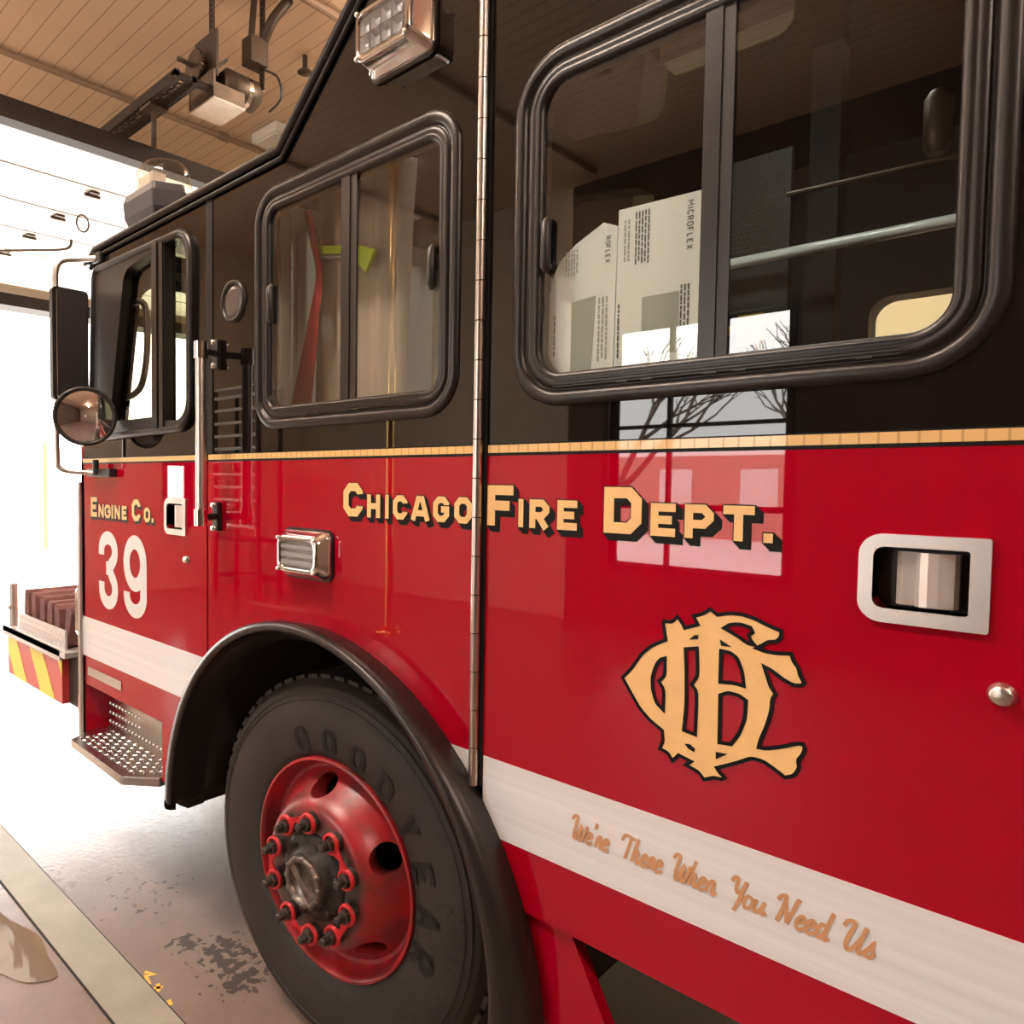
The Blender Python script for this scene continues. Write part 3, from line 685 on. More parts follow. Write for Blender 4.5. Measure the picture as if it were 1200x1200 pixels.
b = MB(); b.tube(smooth_path([(-1.80, .05, 2.24), (-1.70, .05, 2.235), (-1.652, .05, 2.19), (-1.645, .05, 2.05), (-1.685, .05, 1.93), (-1.76, .05, 1.89), (-1.84, .05, 1.885)], 6), .012, 10); b.build('grab_handle', 'rubber', truck)
for nmx, (xa, ya) in enumerate(((-1.28, .35), (-1.28, 1.45))):
    b = MB(); b.box((xa - .12, ya, 1.04), (xa + .26, ya + .55, 1.45)); b.box((xa + .14, ya + .03, 1.45), (xa + .25, ya + .52, 2.05)); b.box((xa + .15, ya + .14, 2.07), (xa + .24, ya + .41, 2.25))
    b.build('cab_seat', 'cabdark', truck, bevel=.04)
# crew cab interior seen through the large window
b = MB(); b.tube([(-.9, 1.2, 2.276), (1.32, 1.2, 2.276)], .017, 16); b.build('ceiling_handrail', mat('pale_green_handrail', (.93, .97, .92), .22, coat=1.0), truck)
MB().box((.224, 1.33, 1.2), (.309, 1.40, 2.93)).build('interior_post', 'dark', truck)
b = MB(); b.box((-.02, 1.26, 1.4), (.195, 1.29, 2.62))
for i in range(12):
    for k in range(18): b.lathe([(.004, 0), (0, -.002)], (.005 + i * .0145 + (k % 2) * .007, 1.26, 2.31 + k * .0155), 'y', 6, 1)
b.build('perforated_panel', ['cabdark', 'oldsteel'], truck)
b = MB(); b.tube([(.708, .40, 2.165), (.708, .40, 2.18), (.708, .40, 2.262), (.708, .40, 2.275)], [.014, .022, .022, .014], 16); b.tube([(.46, .40, 2.158), (.66, .40, 2.153), (.80, .40, 2.150)], .005, 8)
b.build('radio_handset', 'oldsteel', truck)
b = MB(); b.box((.22, .60, 1.62), (.34, .72, 1.98)); b.box((.30, .58, 1.90), (.36, .60, 1.97), 1); b.tube([(.25, .59, 1.94), (.35, .57, 1.93), (.36, .57, 1.85)], .012, 8, 1)
b.build('air_pack', ['plastic', 'yellow'], truck, bevel=.01)
b = MB(); L_ = [(-.800, 2.37), (-.770, 2.27), (-.742, 2.17), (-.775, 2.05), (-.815, 1.93), (-.872, 1.77)]; R_b = [(-.775, 2.37), (-.750, 2.27), (-.722, 2.17), (-.738, 2.05), (-.752, 1.93), (-.775, 1.77)]
b.rings([[(x, .135 + .012 * k, z) for x, z in smooth_path([(l[0] + (r[0] - l[0]) * q, l[1]) for l, r in zip(L_, R_b)], 5)] for q, k in ((0, 0), (.3, 1), (.6, .3), (1, .8))], 0, True, False)
b.build('seat_belt', 'belt', truck)
b = MB(); b.box((.05, .50, 2.905), (.40, .66, 2.928)); b.build('added_fill_lamp', mat('added_fill_glow', (.95, 1.0, .92), .4, emit=22.0), truck)  # added light source above the window view, brightens the handrail and cartons
# rear body behind the cab
b = MB(); b.box((1.42, .0, .78), (6.2, WIDTH, 2.9)); b.build('rear_body', 'red', truck, bevel=.02)
b = MB(); b.box((-2.0, .55, .46), (6.0, 1.8, .70)); b.build('chassis_frame', 'dark', truck)
MB().plate([(.03, .69), (.232, .69), (.40, .38), (.08, .38)], [], .012, .04).build('mud_panel', 'red', truck)

# --- fender flare and wheel house
b = MB()
# outer shell from the body contact out to the rolled lip, and back in: (radius, y, how far from contact to lip)
sec = [(.764, .004, 0), (.765, -.016, .05), (.752, -.044, .25), (.726, -.066, .55), (.694, -.081, .85), (.672, -.086, 1), (.661, -.082, 1), (.663, -.072, 1), (.672, -.04, .7), (.680, .0, .4), (.682, .06, .4)]
def flare_loop(t, low=None):
    out_ = []
    for r, y, q in sec:
        cx = -.581 + .025 * q; cz = .414 + .094 * q
        out_.append((cx + r * math.cos(t), y, cz + r * math.sin(t) if low is None else low))
    return out_
loops = [flare_loop(PI, .50)] + [flare_loop(math.radians(180 - i * 3)) for i in range(61)] + [flare_loop(0, .40)]
b.rings(loops, 0, True, False); b.build('fender_flare', 'rubber', truck)
b = MB(); pth_ = [(-.57 - .685, .47)] + [(-.57 + .685 * math.cos(math.radians(180 - i * 4)), .455 + .685 * math.sin(math.radians(180 - i * 4))) for i in range(46)] + [(-.57 + .685, .38)]
b.rings([[(x, y, z) for y in (.04, .40, .75)] for x, z in pth_], 0, True, False); b.plate(arc(-.57, .455, .685, 0, 180, 40), [], .75, .76); b.build('wheel_house', 'liner', truck)

# --- front wheel, turned slightly to the left
fwl = empty('front_wheel', (0, 0, 0), truck, math.radians(4.5)); fwl.location = Vector((-.528, .03, .518)) - truck.location
TR = .518
b = MB()
prof = [(.292, .05), (.292, .012), (.300, .002), (.318, -.004), (.345, -.010), (.40, -.014), (.445, -.010), (.468, -.002), (.486, .004), (.492, .010), (.500, .022), (.510, .034), (TR, .050)]
prof += [(TR, .26), (.49, .29), (.40, .30), (.30, .27)]
b.lathe(prof, (0, 0, 0), 'y', 120)
for i in range(60):      # shoulder lugs at the edge of the tread
    t = 2 * PI * i / 60; c, s_ = math.cos(t), math.sin(t)
    b.obox((.512 * s_, .040, .512 * c), (.0055 * s_, 0, .0055 * c), (.018 * c, 0, -.018 * s_), (0, .012, 0), 1)
for r in (.455, .472): b.lathe([(r - .003, -.006), (r, -.0105 if r < .46 else -.006), (r + .003, -.004)], (0, 0, 0), 'y', 120)
for y in (.10, .155, .21): b.lathe([(TR + .001, y - .006), (TR + .001, y + .006)], (0, 0, 0), 'y', 90, 1)
b.build('tire', ['tire', 'tread'], fwl, local=True)
b = MB(); word = 'GOODYEAR'; t0 = -18
for i, ch in enumerate(word):
    th = math.radians(t0 + i * 18.0); H = .075; w = .72
    for st, cl in glyph(ch, w, .10):
        q = MB(); q.ribbon([((a - w / 2) * H, c * H) for a, c in st], .2 * H, 0, 0, cl)
        for vv in q.v: pass
        b.add([((.308 + z) * math.sin(th) + x * math.cos(th), -.0180 + max(0, .40 - (.308 + z)) * .105, (.308 + z) * math.cos(th) - x * math.sin(th)) for x, y, z in q.v], q.f)
b.build('tire_lettering', 'tireletter', fwl, local=True)
b = MB()
prof = [(.294, .05), (.298, .002), (.296, -.006), (.289, -.008), (.284, -.002), (.281, .014), (.276, .030), (.268, .042), (.258, .044), (.247, .034), (.228, .010), (.208, -.024), (.194, -.046), (.183, -.056), (.172, -.060), (.10, -.060), (.10, .02), (.17, .02), (.20, .05), (.24, .075), (.268, .08)]
b.lathe(prof, (0, 0, 0), 'y', 96, 0, True)
rim = b.build('rim', 'wheel', fwl, local=True, weld=True)
cut = MB()
for k in range(5):
    t = math.radians(-7 + 72 * k); c = Vector((.222 * math.sin(t), 0, .222 * math.cos(t))); n = Vector((.55 * math.sin(t), -1, .55 * math.cos(t))).normalized()
    cut.tube([c + n * .10, c - n * .16], .039, 32)
cutter = cut.build('cutter', 'dark', fwl, local=True)
boolean_cut(rim, cutter)
for p in rim.data.polygons: p.use_smooth = True
em = rim.modifiers.new('split', 'EDGE_SPLIT'); em.split_angle = math.radians(38)
b = MB(); b.lathe([(0, .06), (.275, .075), (.275, .085)], (0, 0, 0), 'y', 48); b.build('brake_drum', 'dark', fwl, local=True)
b = MB(); b.lathe([(.118, -.058), (.112, -.066), (.096, -.070), (.080, -.074), (.074, -.088), (.070, -.093), (.05, -.094)], (0, 0, 0), 'y', 48)
for k in range(6):
    t = 2 * PI * k / 6 + .3; b.lathe([(0, -.076), (.011, -.076), (.013, -.06)], (.096 * math.sin(t), 0, .099 * math.cos(t)), 'y', 10)
b.build('hub', 'grime', fwl, local=True)
b = MB(); b.lathe([(.066, -.09), (.066, -.103), (.063, -.106), (.052, -.106), (.050, -.101), (.049, -.096), (0, -.096)], (0, 0, 0), 'y', 48)
for k in range(12):
    t = 2 * PI * k / 12; b.lathe([(0, -.107), (.006, -.107), (.008, -.100)], (.061 * math.sin(t), 0, .061 * math.cos(t)), 'y', 10)
d = Vector((.72, 0, -.69)); e_ = Vector((.69, 0, .72)); b.obox((0, -.101, 0), d * .050, Vector((0, .005, 0)), e_ * .012)
b.build('hub_cap', mat('worn_hub_metal', (.20, .17, .15), .38, metal=.8, var=.5, vscale=40), fwl, local=True)
for k in range(10):
    t = math.radians(-2 + 36 * k); c = Vector((.1475 * math.sin(t), 0, .1475 * math.cos(t)))
    b = MB(); hexa = [(c.x + .0185 * math.cos(PI / 3 * i + t), c.z + .0185 * math.sin(PI / 3 * i + t)) for i in range(6)]
    b.lathe([(0, -.075), (.024, -.075), (.026, -.067), (.026, -.060)], (c.x, 0, c.z), 'y', 20); b.plate(hexa, [], -.095, -.073)
    b.lathe([(0, -.117), (.009, -.117), (.0105, -.114), (.0105, -.093)], (c.x, 0, c.z), 'y', 14)
    b.build('lug_nut', 'nut', fwl, local=True, bevel=.0015)
    b = MB(); b.lathe([(.0195, -.077), (.0195, -.084), (.027, -.084), (.028, -.076)], (c.x, 0, c.z), 'y', 20)
    a = t + math.radians(68 if k % 2 else -68) + PI * 0 
    tip = c + Vector((math.cos(-t), 0, math.sin(-t))) * (.064 if k % 2 else -.064); side = Vector((math.sin(t), 0, math.cos(t))) * .021
    b.plate([(c.x + side.x, c.z + side.z), (tip.x, tip.z), (c.x - side.x, c.z - side.z)], [], -.083, -.079)
    b.build('nut_indicator', 'tag', fwl, local=True)

# --- step below the front door
b = MB(); outline = [(-2.12, .02), (-2.06, -.085), (-1.55, -.098), (-1.440, -.01), (-1.440, .10), (-2.12, .10)]
b.plate(outline, [], .468, .500, 0, 'z')
def inside(x, y): return y > -.075 and y < .09 and -2.06 < x < -1.46 and (y > -.06 + max(0, x + 1.56) * .75)
i = 0
for ix in range(24):
    for iy in range(8):
        x = -2.06 + ix * .027; y = -.075 + iy * .025
        if inside(x, y):
            a = PI / 4 if (ix + iy) % 2 else -PI / 4; u = Vector((math.cos(a), math.sin(a), 0)); w = Vector((-u.y, u.x, 0)); c = Vector((x, y, .5))
            b.add([c + u * .015, c + w * .0062, c - u * .015, c - w * .0062, c + u * .007 + Vector((0, 0, .0065)), c - u * .007 + Vector((0, 0, .0065))], [(0, 1, 4), (0, 4, 3), (1, 2, 5, 4), (3, 4, 5, 2)])
b.build('cab_step', 'diamond', truck, bevel=.004)
b = MB(); b.box((-2.13, .095, .50), (-1.43, .11, .72)); b.box((-2.13, .03, .50), (-2.122, .10, .72), 1); b.box((-1.437, .03, .50), (-1.43, .10, .72)); b.box((-2.13, .03, .705), (-1.43, .10, .715), 1)
for ix in range(22):
    for iz in range(5):
        if iz < 3 and ix > 9 and iz > 0: continue
        b.lathe([(.010, .0), (.007, -.004), (0, -.006)], (-2.10 + ix * .031, .095, .525 + iz * .038), 'y', 10)
b.build('step_well', ['diamond', 'red'], truck)

# --- grab rail behind the front door
gr = empty('grab_rail', (0, 0, 0), truck); gr.location = Vector((-1.03, 0, 1.40)) - truck.location
MB().tube([(-1.020, -.080, 1.47), (-1.020, -.080, 1.94)], .0165, 20).build('rail_tube', 'steel', gr)
for z, zz in ((1.955, 1.955), (1.452, 1.452)):
    b = MB(); b.tube([(-1.020, -.080, z - .025), (-1.020, -.080, z + .025)], .021, 20); b.build('rail_end', 'chrome', gr, bevel=.003)
    b = MB(); b.tube([(-1.020, -.07, z), (-1.045, -.012, z)], .011, 12); b.box((-1.065, -.018, z - .045), (-1.035, .0, z + .045)); b.build('rail_bracket', 'plastic', gr, bevel=.003)
    for q in (-.036, .036): MB().lathe([(0, -.028), (.007, -.028), (.009, -.018)], (-1.05, 0, z + q), 'y', 12).build('bracket_bolt', 'chrome', gr)

# --- mirror on its arm
mi = empty('door_mirror', (0, 0, 0), truck); mi.location = Vector((-2.0, -.09, 1.88)) - truck.location
head = rounded(rect(-.165, 1.868, -.028, 2.305), .018)
b = MB(); b.plate(head, [], -2.02, -1.99, 0, 'x'); b.build('mirror_head', 'plastic', mi, bevel=.006)
b = MB(); b.plate(rounded(rect(-.158, 1.875, -.035, 2.298), .014), [], -1.984, -1.982, 0, 'x'); b.v = [(x + (-.035 - y) * .20 - .005, y, z) for x, y, z in b.v]; b.build('mirror_glass', 'mirror', mi)
b = MB(); ctr = Vector((-1.80, -.118, 1.797)); nrm = Vector((.93, -.36, -.02)).normalized(); ux = nrm.cross(Vector((0, 0, 1))).normalized(); uz = ux.cross(nrm)
dome, back, rim_ = [], [], []
R_ = .103
b.rings([[ctr + nrm * (.022 * (1 - r * r)) + (ux * math.cos(2 * PI * i / 48) + uz * math.sin(2 * PI * i / 48)) * R_ * .95 * r for i in range(48)] for r in (1, .85, .7, .5, .3, .12, .01)])
b.build('convex_mirror', 'mirror', mi)
b = MB(); b.tube([ctr + (ux * math.cos(2 * PI * i / 48) + uz * math.sin(2 * PI * i / 48)) * R_ for i in range(48)], .008, 10, 0, False, True)
b.rings([[ctr - nrm * (.03 * (1 - r * r)) + (ux * math.cos(2 * PI * i / 48) + uz * math.sin(2 * PI * i / 48)) * R_ * r for i in range(48)] for r in (1, .8, .5, .05)])
b.build('convex_housing', 'plastic', mi)
b = MB(); b.tube(smooth_path([(-1.93, .0, 2.432), (-2.00, -.06, 2.428), (-2.03, -.115, 2.415), (-2.035, -.135, 2.37), (-2.035, -.135, 2.29)], 6), .012, 12)
b.build('upper_arm', 'steel', mi); b = MB(); b.tube(smooth_path([(-2.035, -.135, 1.88), (-2.035, -.135, 1.66), (-2.03, -.12, 1.60), (-1.97, -.03, 1.588), (-1.90, .0, 1.588)], 6), .010, 12)
b.build('lower_arm', 'steel', mi)
b = MB(); b.box((-1.97, -.02, 2.412), (-1.90, .0, 2.452)); b.build('arm_bracket', 'plastic', mi, bevel=.004); b = MB(); b.box((-2.02, -.03, 1.572), (-1.80, .0, 1.604)); b.tube([(-1.925, -.03, 1.58), (-1.925, -.03, 1.640)], .012, 10); b.build('arm_bracket', 'plastic', mi, bevel=.004)

# --- bumper extension with its hose tray
bu = empty('front_bumper', (0, 0, 0), truck); bu.location = Vector((-2.7, .1, .55)) - truck.location
b = MB(); x0, x1, z0, z1 = -3.13, -2.385, .552, .775
b.box((x0, .0, z0), (x1, .03, z1), 0)
k = (z1 - z0) * .42
for xa in (-3.20, -2.83, -2.46):
    def cl(p): return [(min(max(x, x0), x1), z) for x, z in p]
    q = cl([(xa, z1), (xa + k + .08, z0), (xa + k + .26, z0), (xa + .18, z1)])
    if xa < -3.13: q = [(x0, z1), (xa + .18, z1), (xa + .18 + k + .08, z0), (xa + k + .08, z0), (x0, z1 - .1)]
    if xa > -2.5: q = [(xa, z1), (x1, z1), (x1, z1 - (x1 - xa) / (k + .08) * (z1 - z0))]
    b.plate(q, [], -.0015, .0, 1)
b.build('chevron_panel', ['chevred', 'chevyel'], bu)
b = MB(); b.box((-3.15, -.02, .775), (-2.30, WIDTH, .798)); b.box((-3.15, -.02, .755), (-2.36, -.012, .798))
b.box((-2.98, .005, .798), (-2.36, .015, .885)); 
for ix in range(24):
    for iz in range(3):
        a = PI / 4 if (ix + iz) % 2 else -PI / 4; c = Vector((-2.96 + ix * .026, .005, .815 + iz * .026)); u = Vector((math.cos(a), 0, math.sin(a))) * .011; w = Vector((-math.sin(a), 0, math.cos(a))) * .004
        b.add([c + u, c + w, c - u, c - w, c + Vector((0, -.003, 0))], [(0, 1, 4), (1, 2, 4), (2, 3, 4), (3, 0, 4)])
b.build('tray', mat('bright_tray_plate', (.66, .62, .60), .35, metal=.35), bu)
b = MB(); b.tube([(-3.10, .02, .78), (-3.10, .02, 1.02)], .02, 12); b.tube([(-3.13, -.005, .90), (-3.07, -.005, .90)], .012, 10); b.build('tray_post', 'steel', bu)
b = MB(); b.box((-3.13, .03, .552), (-2.2, WIDTH - .03, .775)); b.build('bumper_beam', 'liner', bu)
b = MB(); b.box((-2.26, .0, .88), (-2.16, .45, 1.10)); b.build('headlight_bezel', 'chrome', truck, bevel=.03)
b = MB(); b.box((-2.20, -.005, .56), (-2.16, .10, .64)); b.build('side_reflector', 'tag', truck, bevel=.008)

# --- roof beacon
rb = empty('roof_beacon', (0, 0, 0), truck); rb.location = Vector((-1.75, .22, 2.47)) - truck.location
b = MB(); bx, by = -1.80, .19; q_ = .64
lp = [[(bx + a * s1 * q_, by + c * s1 * .8 * q_, z) for a, c in ((-.20, -.20), (.20, -.20), (.27, 0), (.20, .20), (-.20, .20), (-.27, 0))] for z, s1 in ((2.46, .72), (2.53, .76), (2.60, .98), (2.66, 1.02), (2.69, .95))]
b.rings(lp, 0, False); b.add(lp[-1], [(0, 1, 2, 3, 4, 5)]); b.build('beacon_housing', mat('dark_grey_housing', (.045, .045, .055), .4), rb, bevel=.008)
b = MB(); b.rings([[(bx + .01 + .13 * r * math.cos(2 * PI * i / 32), by + .10 * r * math.sin(2 * PI * i / 32), z) for i in range(32)] for r, z in ((1, 2.685), (1, 2.74), (.93, 2.775), (.75, 2.80), (.4, 2.815), (.02, 2.818))])
b.build('beacon_dome', glass_mat('clear_dome', (.88, .82, .74), 1.5), rb)
b = MB(); b.box((bx - .05, by - .075, 2.69), (bx + .07, by - .02, 2.75)); b.box((bx - .04, by - .080, 2.70), (bx + .06, by - .075, 2.745), 1); b.build('beacon_lamp', ['led', 'whitevinyl'], rb, bevel=.004)

# ================================================================== things on the truck
hz = tag(empty('fire_hose', (-2.65, .6, .80)), 'flat maroon fire hose folded upright in the front bumper tray', 'hose')
b = MB()
for i, (x, lean, h) in enumerate(((-2.945, .01, .205), (-2.83, -.01, .200), (-2.725, .012, .196), (-2.625, .01, .185), (-2.525, -.006, .180), (-2.425, .045, .188))):
    w = .030; pr = [(x - w, .80), (x + w, .80), (x + w + lean, .80 + h - .02), (x + lean + w * .5, .80 + h), (x + lean - w * .5, .80 + h), (x - w + lean, .80 + h - .02)]
    b.rings([[(p, y, q) for p, q in pr] for y in (.03, .045, .8, 1.3)], 0, False); b.add([(p, .03, q) for p, q in pr], [(0, 1, 2, 3, 4, 5)]); b.add([(p, 1.3, q) for p, q in pr], [(0, 1, 2, 3, 4, 5)])
    if i: b.box((px + w, .9, .80), (x - w, 1.3, .84))
    px = x
b.build('hose_jacket', 'hose', hz, bevel=.012, seg=3)

def text_bars(b, x0, z0, x1, z1, rows, mi, seed, vertical=True):
    """small print: short strokes in columns (the cartons stand on their side)"""
    rd = random.Random(seed)
    for k in range(rows):
        xa = x0 + (x1 - x0) * k / rows; z = z1
        while z > z0 + .004:
            ln = rd.uniform(.004, .014); b.add([(xa, 0, z), (xa + (x1 - x0) / rows * .5, 0, z), (xa + (x1 - x0) / rows * .5, 0, max(z0, z - ln)), (xa, 0, max(z0, z - ln))], [(0, 1, 2, 3)], mi); z -= ln + rd.uniform(.001, .003)
def block_text_vertical(b, text, x, z, H, mi, step):
    """letters turned a quarter turn clockwise, reading downwards"""
    G = dict(M=[[(0, 0), (0, 1), (.4, .4), (.8, 1), (.8, 0)]], I=[[(.1, 0), (.1, 1)]], C=[[(.6, .8), (.45, 1), (.15, 1), (0, .75), (0, .25), (.15, 0), (.45, 0), (.6, .2)]], R=[[(0, 0), (0, 1), (.45, 1), (.6, .75), (.45, .5), (0, .5)], [(.3, .5), (.62, 0)]],
             O=[[(.15, 0), (0, .25), (0, .75), (.15, 1), (.5, 1), (.65, .75), (.65, .25), (.5, 0), (.15, 0)]], F=[[(0, 0), (0, 1), (.55, 1)], [(0, .5), (.45, .5)]], L=[[(0, 1), (0, 0), (.5, 0)]], E=[[(.55, 0), (0, 0), (0, 1), (.55, 1)], [(0, .5), (.45, .5)]], X=[[(0, 0), (.6, 1)], [(0, 1), (.6, 0)]],
             P=[[(0, 0), (0, 1), (.45, 1), (.6, .75), (.45, .5), (0, .5)]], T=[[(.3, 0), (.3, 1)], [(0, 1), (.6, 1)]], A=[[(0, 0), (.3, 1), (.6, 0)], [(.12, .35), (.48, .35)]])
    q = 0
    for ch in text:
        for st in G.get(ch, []): b.ribbon([(x + v * H, z - q - u * H) for u, v in st], H * .2, 0, mi)
        q += step * (.55 if ch == 'I' else 1.15 if ch == 'M' else 1)
def carton(name, label, outline, x0, x1, z0, z1, y, texts, fold=None):
    root = tag(empty(name, ((x0 + x1) / 2, y, z0)), label, 'carton')
    MB().plate(outline, [], y, y + .004).build('card', 'paper', root)
    b = MB(); texts(b); b.v = [(a, y - .0006 - abs(c) * 0, d) for a, c, d in b.v]
    b.build('print', ['print_', 'printdark'], root)
    if fold:
        f = MB(); f.plate(fold, [], y - .004, y - .002); f.build('folded_corner', 'paper', root)
    return root
def t1(b):
    text_bars(b, .30, 1.975, .315, 2.05, 2, 0, 1); text_bars(b, .322, 1.965, .352, 2.06, 5, 1, 2)
    block_text_vertical(b, 'MICROFLEX', .4185, 2.055, .0095, 1, .0098)
    b.add([(.338, 0, 1.80), (.407, 0, 1.80), (.407, 0, 1.905), (.338, 0, 1.905)], [(0, 1, 2, 3)], 0)
    text_bars(b, .409, 1.79, .428, 1.915, 3, 1, 3); text_bars(b, .290, 1.80, .298, 1.90, 1, 1, 9)
def t2(b):
    text_bars(b, .175, 1.97, .205, 2.02, 5, 0, 5); block_text_vertical(b, 'ROFLEX', .262, 2.03, .0085, 1, .0085)
    b.add([(.19, 0, 1.78), (.235, 0, 1.78), (.243, 0, 1.925), (.19, 0, 1.92)], [(0, 1, 2, 3)], 0)
    text_bars(b, .248, 1.80, .272, 1.92, 3, 0, 6); text_bars(b, .150, 1.82, .157, 1.90, 1, 1, 10)
carton('glove_carton', 'pale green flattened carton with straight top edge, leaning nearest the window divider', [(.284, 1.762), (.448, 1.762), (.446, 2.068), (.288, 2.072)], .284, .448, 1.762, 2.072, .034, t1)
carton('glove_carton', 'pale green torn carton with cut-off top corner, leaning beside the window latch', [(.138, 1.762), (.281, 1.762), (.285, 2.045), (.256, 2.058), (.196, 2.030), (.162, 2.005), (.141, 1.965)], .138, .285, 1.762, 2.058, .036, t2)
vest = tag(empty('work_coat', (-.66, .16, 1.9)), 'tan coat with lime reflective bands hanging inside the middle cab window', 'coat')
def coat_sheet(outline, y, folds):
    # cloth with hanging folds: strips between the left and the right outline
    rows = []
    for z, xa, xb in outline:
        rows.append([(xa + (xb - xa) * k / 24, y + .010 * math.sin(folds * 2 * PI * k / 24 + z * 3) + (.02 if k in (0, 24) else 0), z) for k in range(25)])
    return rows
b = MB(); rows = coat_sheet([(2.44, -.84, -.42), (2.30, -.85, -.43), (2.08, -.85, -.435), (1.92, -.84, -.44), (1.72, -.84, -.43)], .20, 5)
b.rings(rows, 0, True, False); b.build('coat_cloth', mat('tan_coat_cloth', (.47, .40, .32), .8, bump=.3, bscale=20), vest)
b = MB(); q = [(-.785, 2.268), (-.64, 2.240), (-.64, 2.216), (-.785, 2.246)]; b.plate(q, [], .160, .172); b.plate([(-.628, 2.245), (-.515, 2.203), (-.552, 2.146), (-.592, 2.185)], [], .160, .172); b.build('lime_band', 'lime', vest)
b = MB(); b.plate([(-.785, 2.240), (-.64, 2.210), (-.64, 2.202), (-.785, 2.230)], [], .160, .172); b.build('silver_band', 'silver', vest)

# ================================================================== THE GARAGE
X0, X1, Y0, Y1, H = -8.6, 8.0, -6.0, 6.0, 4.9
struct(MB().box((X0, Y0, -.1), (X1, Y1, 0)).build('floor', 'floor'))
struct(MB().box((X0, Y0, H), (X1, Y1, H + .1)).build('ceiling', 'ceiling'))
DY0, DY1, DZ = -1.3, 4.7, 3.62
wl = MB(); wl.plate([(Y0, 0), (Y1, 0), (Y1, H), (Y0, H)], [[(DY0, .0005), (DY1, .0005), (DY1, DZ), (DY0, DZ)], [(-4.05, .95), (-3.65, .95), (-3.65, 1.75), (-4.05, 1.75)]], X0 - .25, X0, 0, 'x'); struct(wl.build('wall_front', 'wall'))
wf = MB(); wf.plate(rect(-4.11, .89, -3.59, 1.81), [rect(-4.05, .95, -3.65, 1.75)], X0 - .27, X0 + .03, 0, 'x'); struct(wf.build('window_2', 'doorframe'))
struct(MB().box((X0 - .30, DY0 - .1, DZ - .02), (X0 + .06, DY1 + .1, DZ + .12)).build('trim_1', 'doorframe'))
struct(MB().box((X1, Y0, 0), (X1 + .2, Y1, H)).build('wall_back', 'walldark'))
struct(MB().box((X0, Y1, 0), (X1, Y1 + .2, H)).build('wall_right', 'yellowwall'))
W0, W1, WZ0, WZ1 = -3.07, -1.27, .70, 3.22
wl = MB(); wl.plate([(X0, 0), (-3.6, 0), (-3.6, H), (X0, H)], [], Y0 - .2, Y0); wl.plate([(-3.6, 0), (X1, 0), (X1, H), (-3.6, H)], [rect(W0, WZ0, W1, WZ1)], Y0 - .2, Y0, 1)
struct(wl.build('wall_left', ['wall', 'wallshade']))  # second material paints the wall dark, so the truck mirrors it as unlit
wf = MB(); wf.plate(rect(W0 - .06, WZ0 - .06, W1 + .06, WZ1 + .06), [rect(W0, WZ0, W1, WZ1)], Y0 - .22, Y0 + .03)
wf.box((W0, Y0 - .12, 1.30), (W1, Y0 - .06, 1.36)); wf.box((W0, Y0 - .12, 2.15), (W1, Y0 - .06, 2.19)); wf.box((-2.45, Y0 - .12, WZ0), (-2.41, Y0 - .06, WZ1))
struct(wf.build('window_1', 'doorframe'))
struct(MB().box((X0 + .3, -.345, .0), (X1 - .3, -.205, .004)).build('trim_2', 'strip'))
struct(MB().box((X0 + .3, -.352, .0), (X1 - .3, -.345, .0015)).box((X0 + .3, -.205, .0), (X1 - .3, -.200, .0015)).build('trim_3', 'dark'))
# open sectional door lying under the ceiling
od = struct(empty('door_1', (-6.3, 1.2, 3.8)))
b = MB(); b.box((-8.45, DY0, 3.82), (-4.10, DY1, 3.86))
for k in range(1, 6): b.box((-8.45 + k * .725 - .006, DY0, 3.815), (-8.45 + k * .725 + .006, DY1, 3.82), 1)
b.build('door_panels', ['door', 'oldsteel'], od)
MB().box((-4.12, DY0, 3.77), (-4.0, DY1, 3.90)).build('bottom_rail', 'doorframe', od)
for x in (-4.95, -5.68, -6.40, -7.13, -7.86):
    for y in (-.1, 1.18, 2.4):
        b = MB(); b.box((x - .06, y - .035, 3.803), (x + .06, y + .035, 3.82)); b.cyl((x - .0, y - .06, 3.80), (x, y + .06, 3.80), .014, 8); b.build('panel_hinge', 'oldsteel', od)
b = MB(); b.tube(smooth_path([(-6.95, .93, 3.82), (-6.9, .96, 3.74), (-6.6, 1.22, 3.735), (-6.3, 1.47, 3.74), (-6.24, 1.50, 3.82)], 5), .013, 8); b.build('lift_handle', 'oldsteel', od)
b = MB(); b.tube([(-5.35, 1.26 + .05 * math.cos(t), 3.70 + .07 * math.sin(t)) for t in [2 * PI * i / 20 for i in range(20)]], .008, 6, 0, False, True); b.build('pull_loop', 'oldsteel', od)
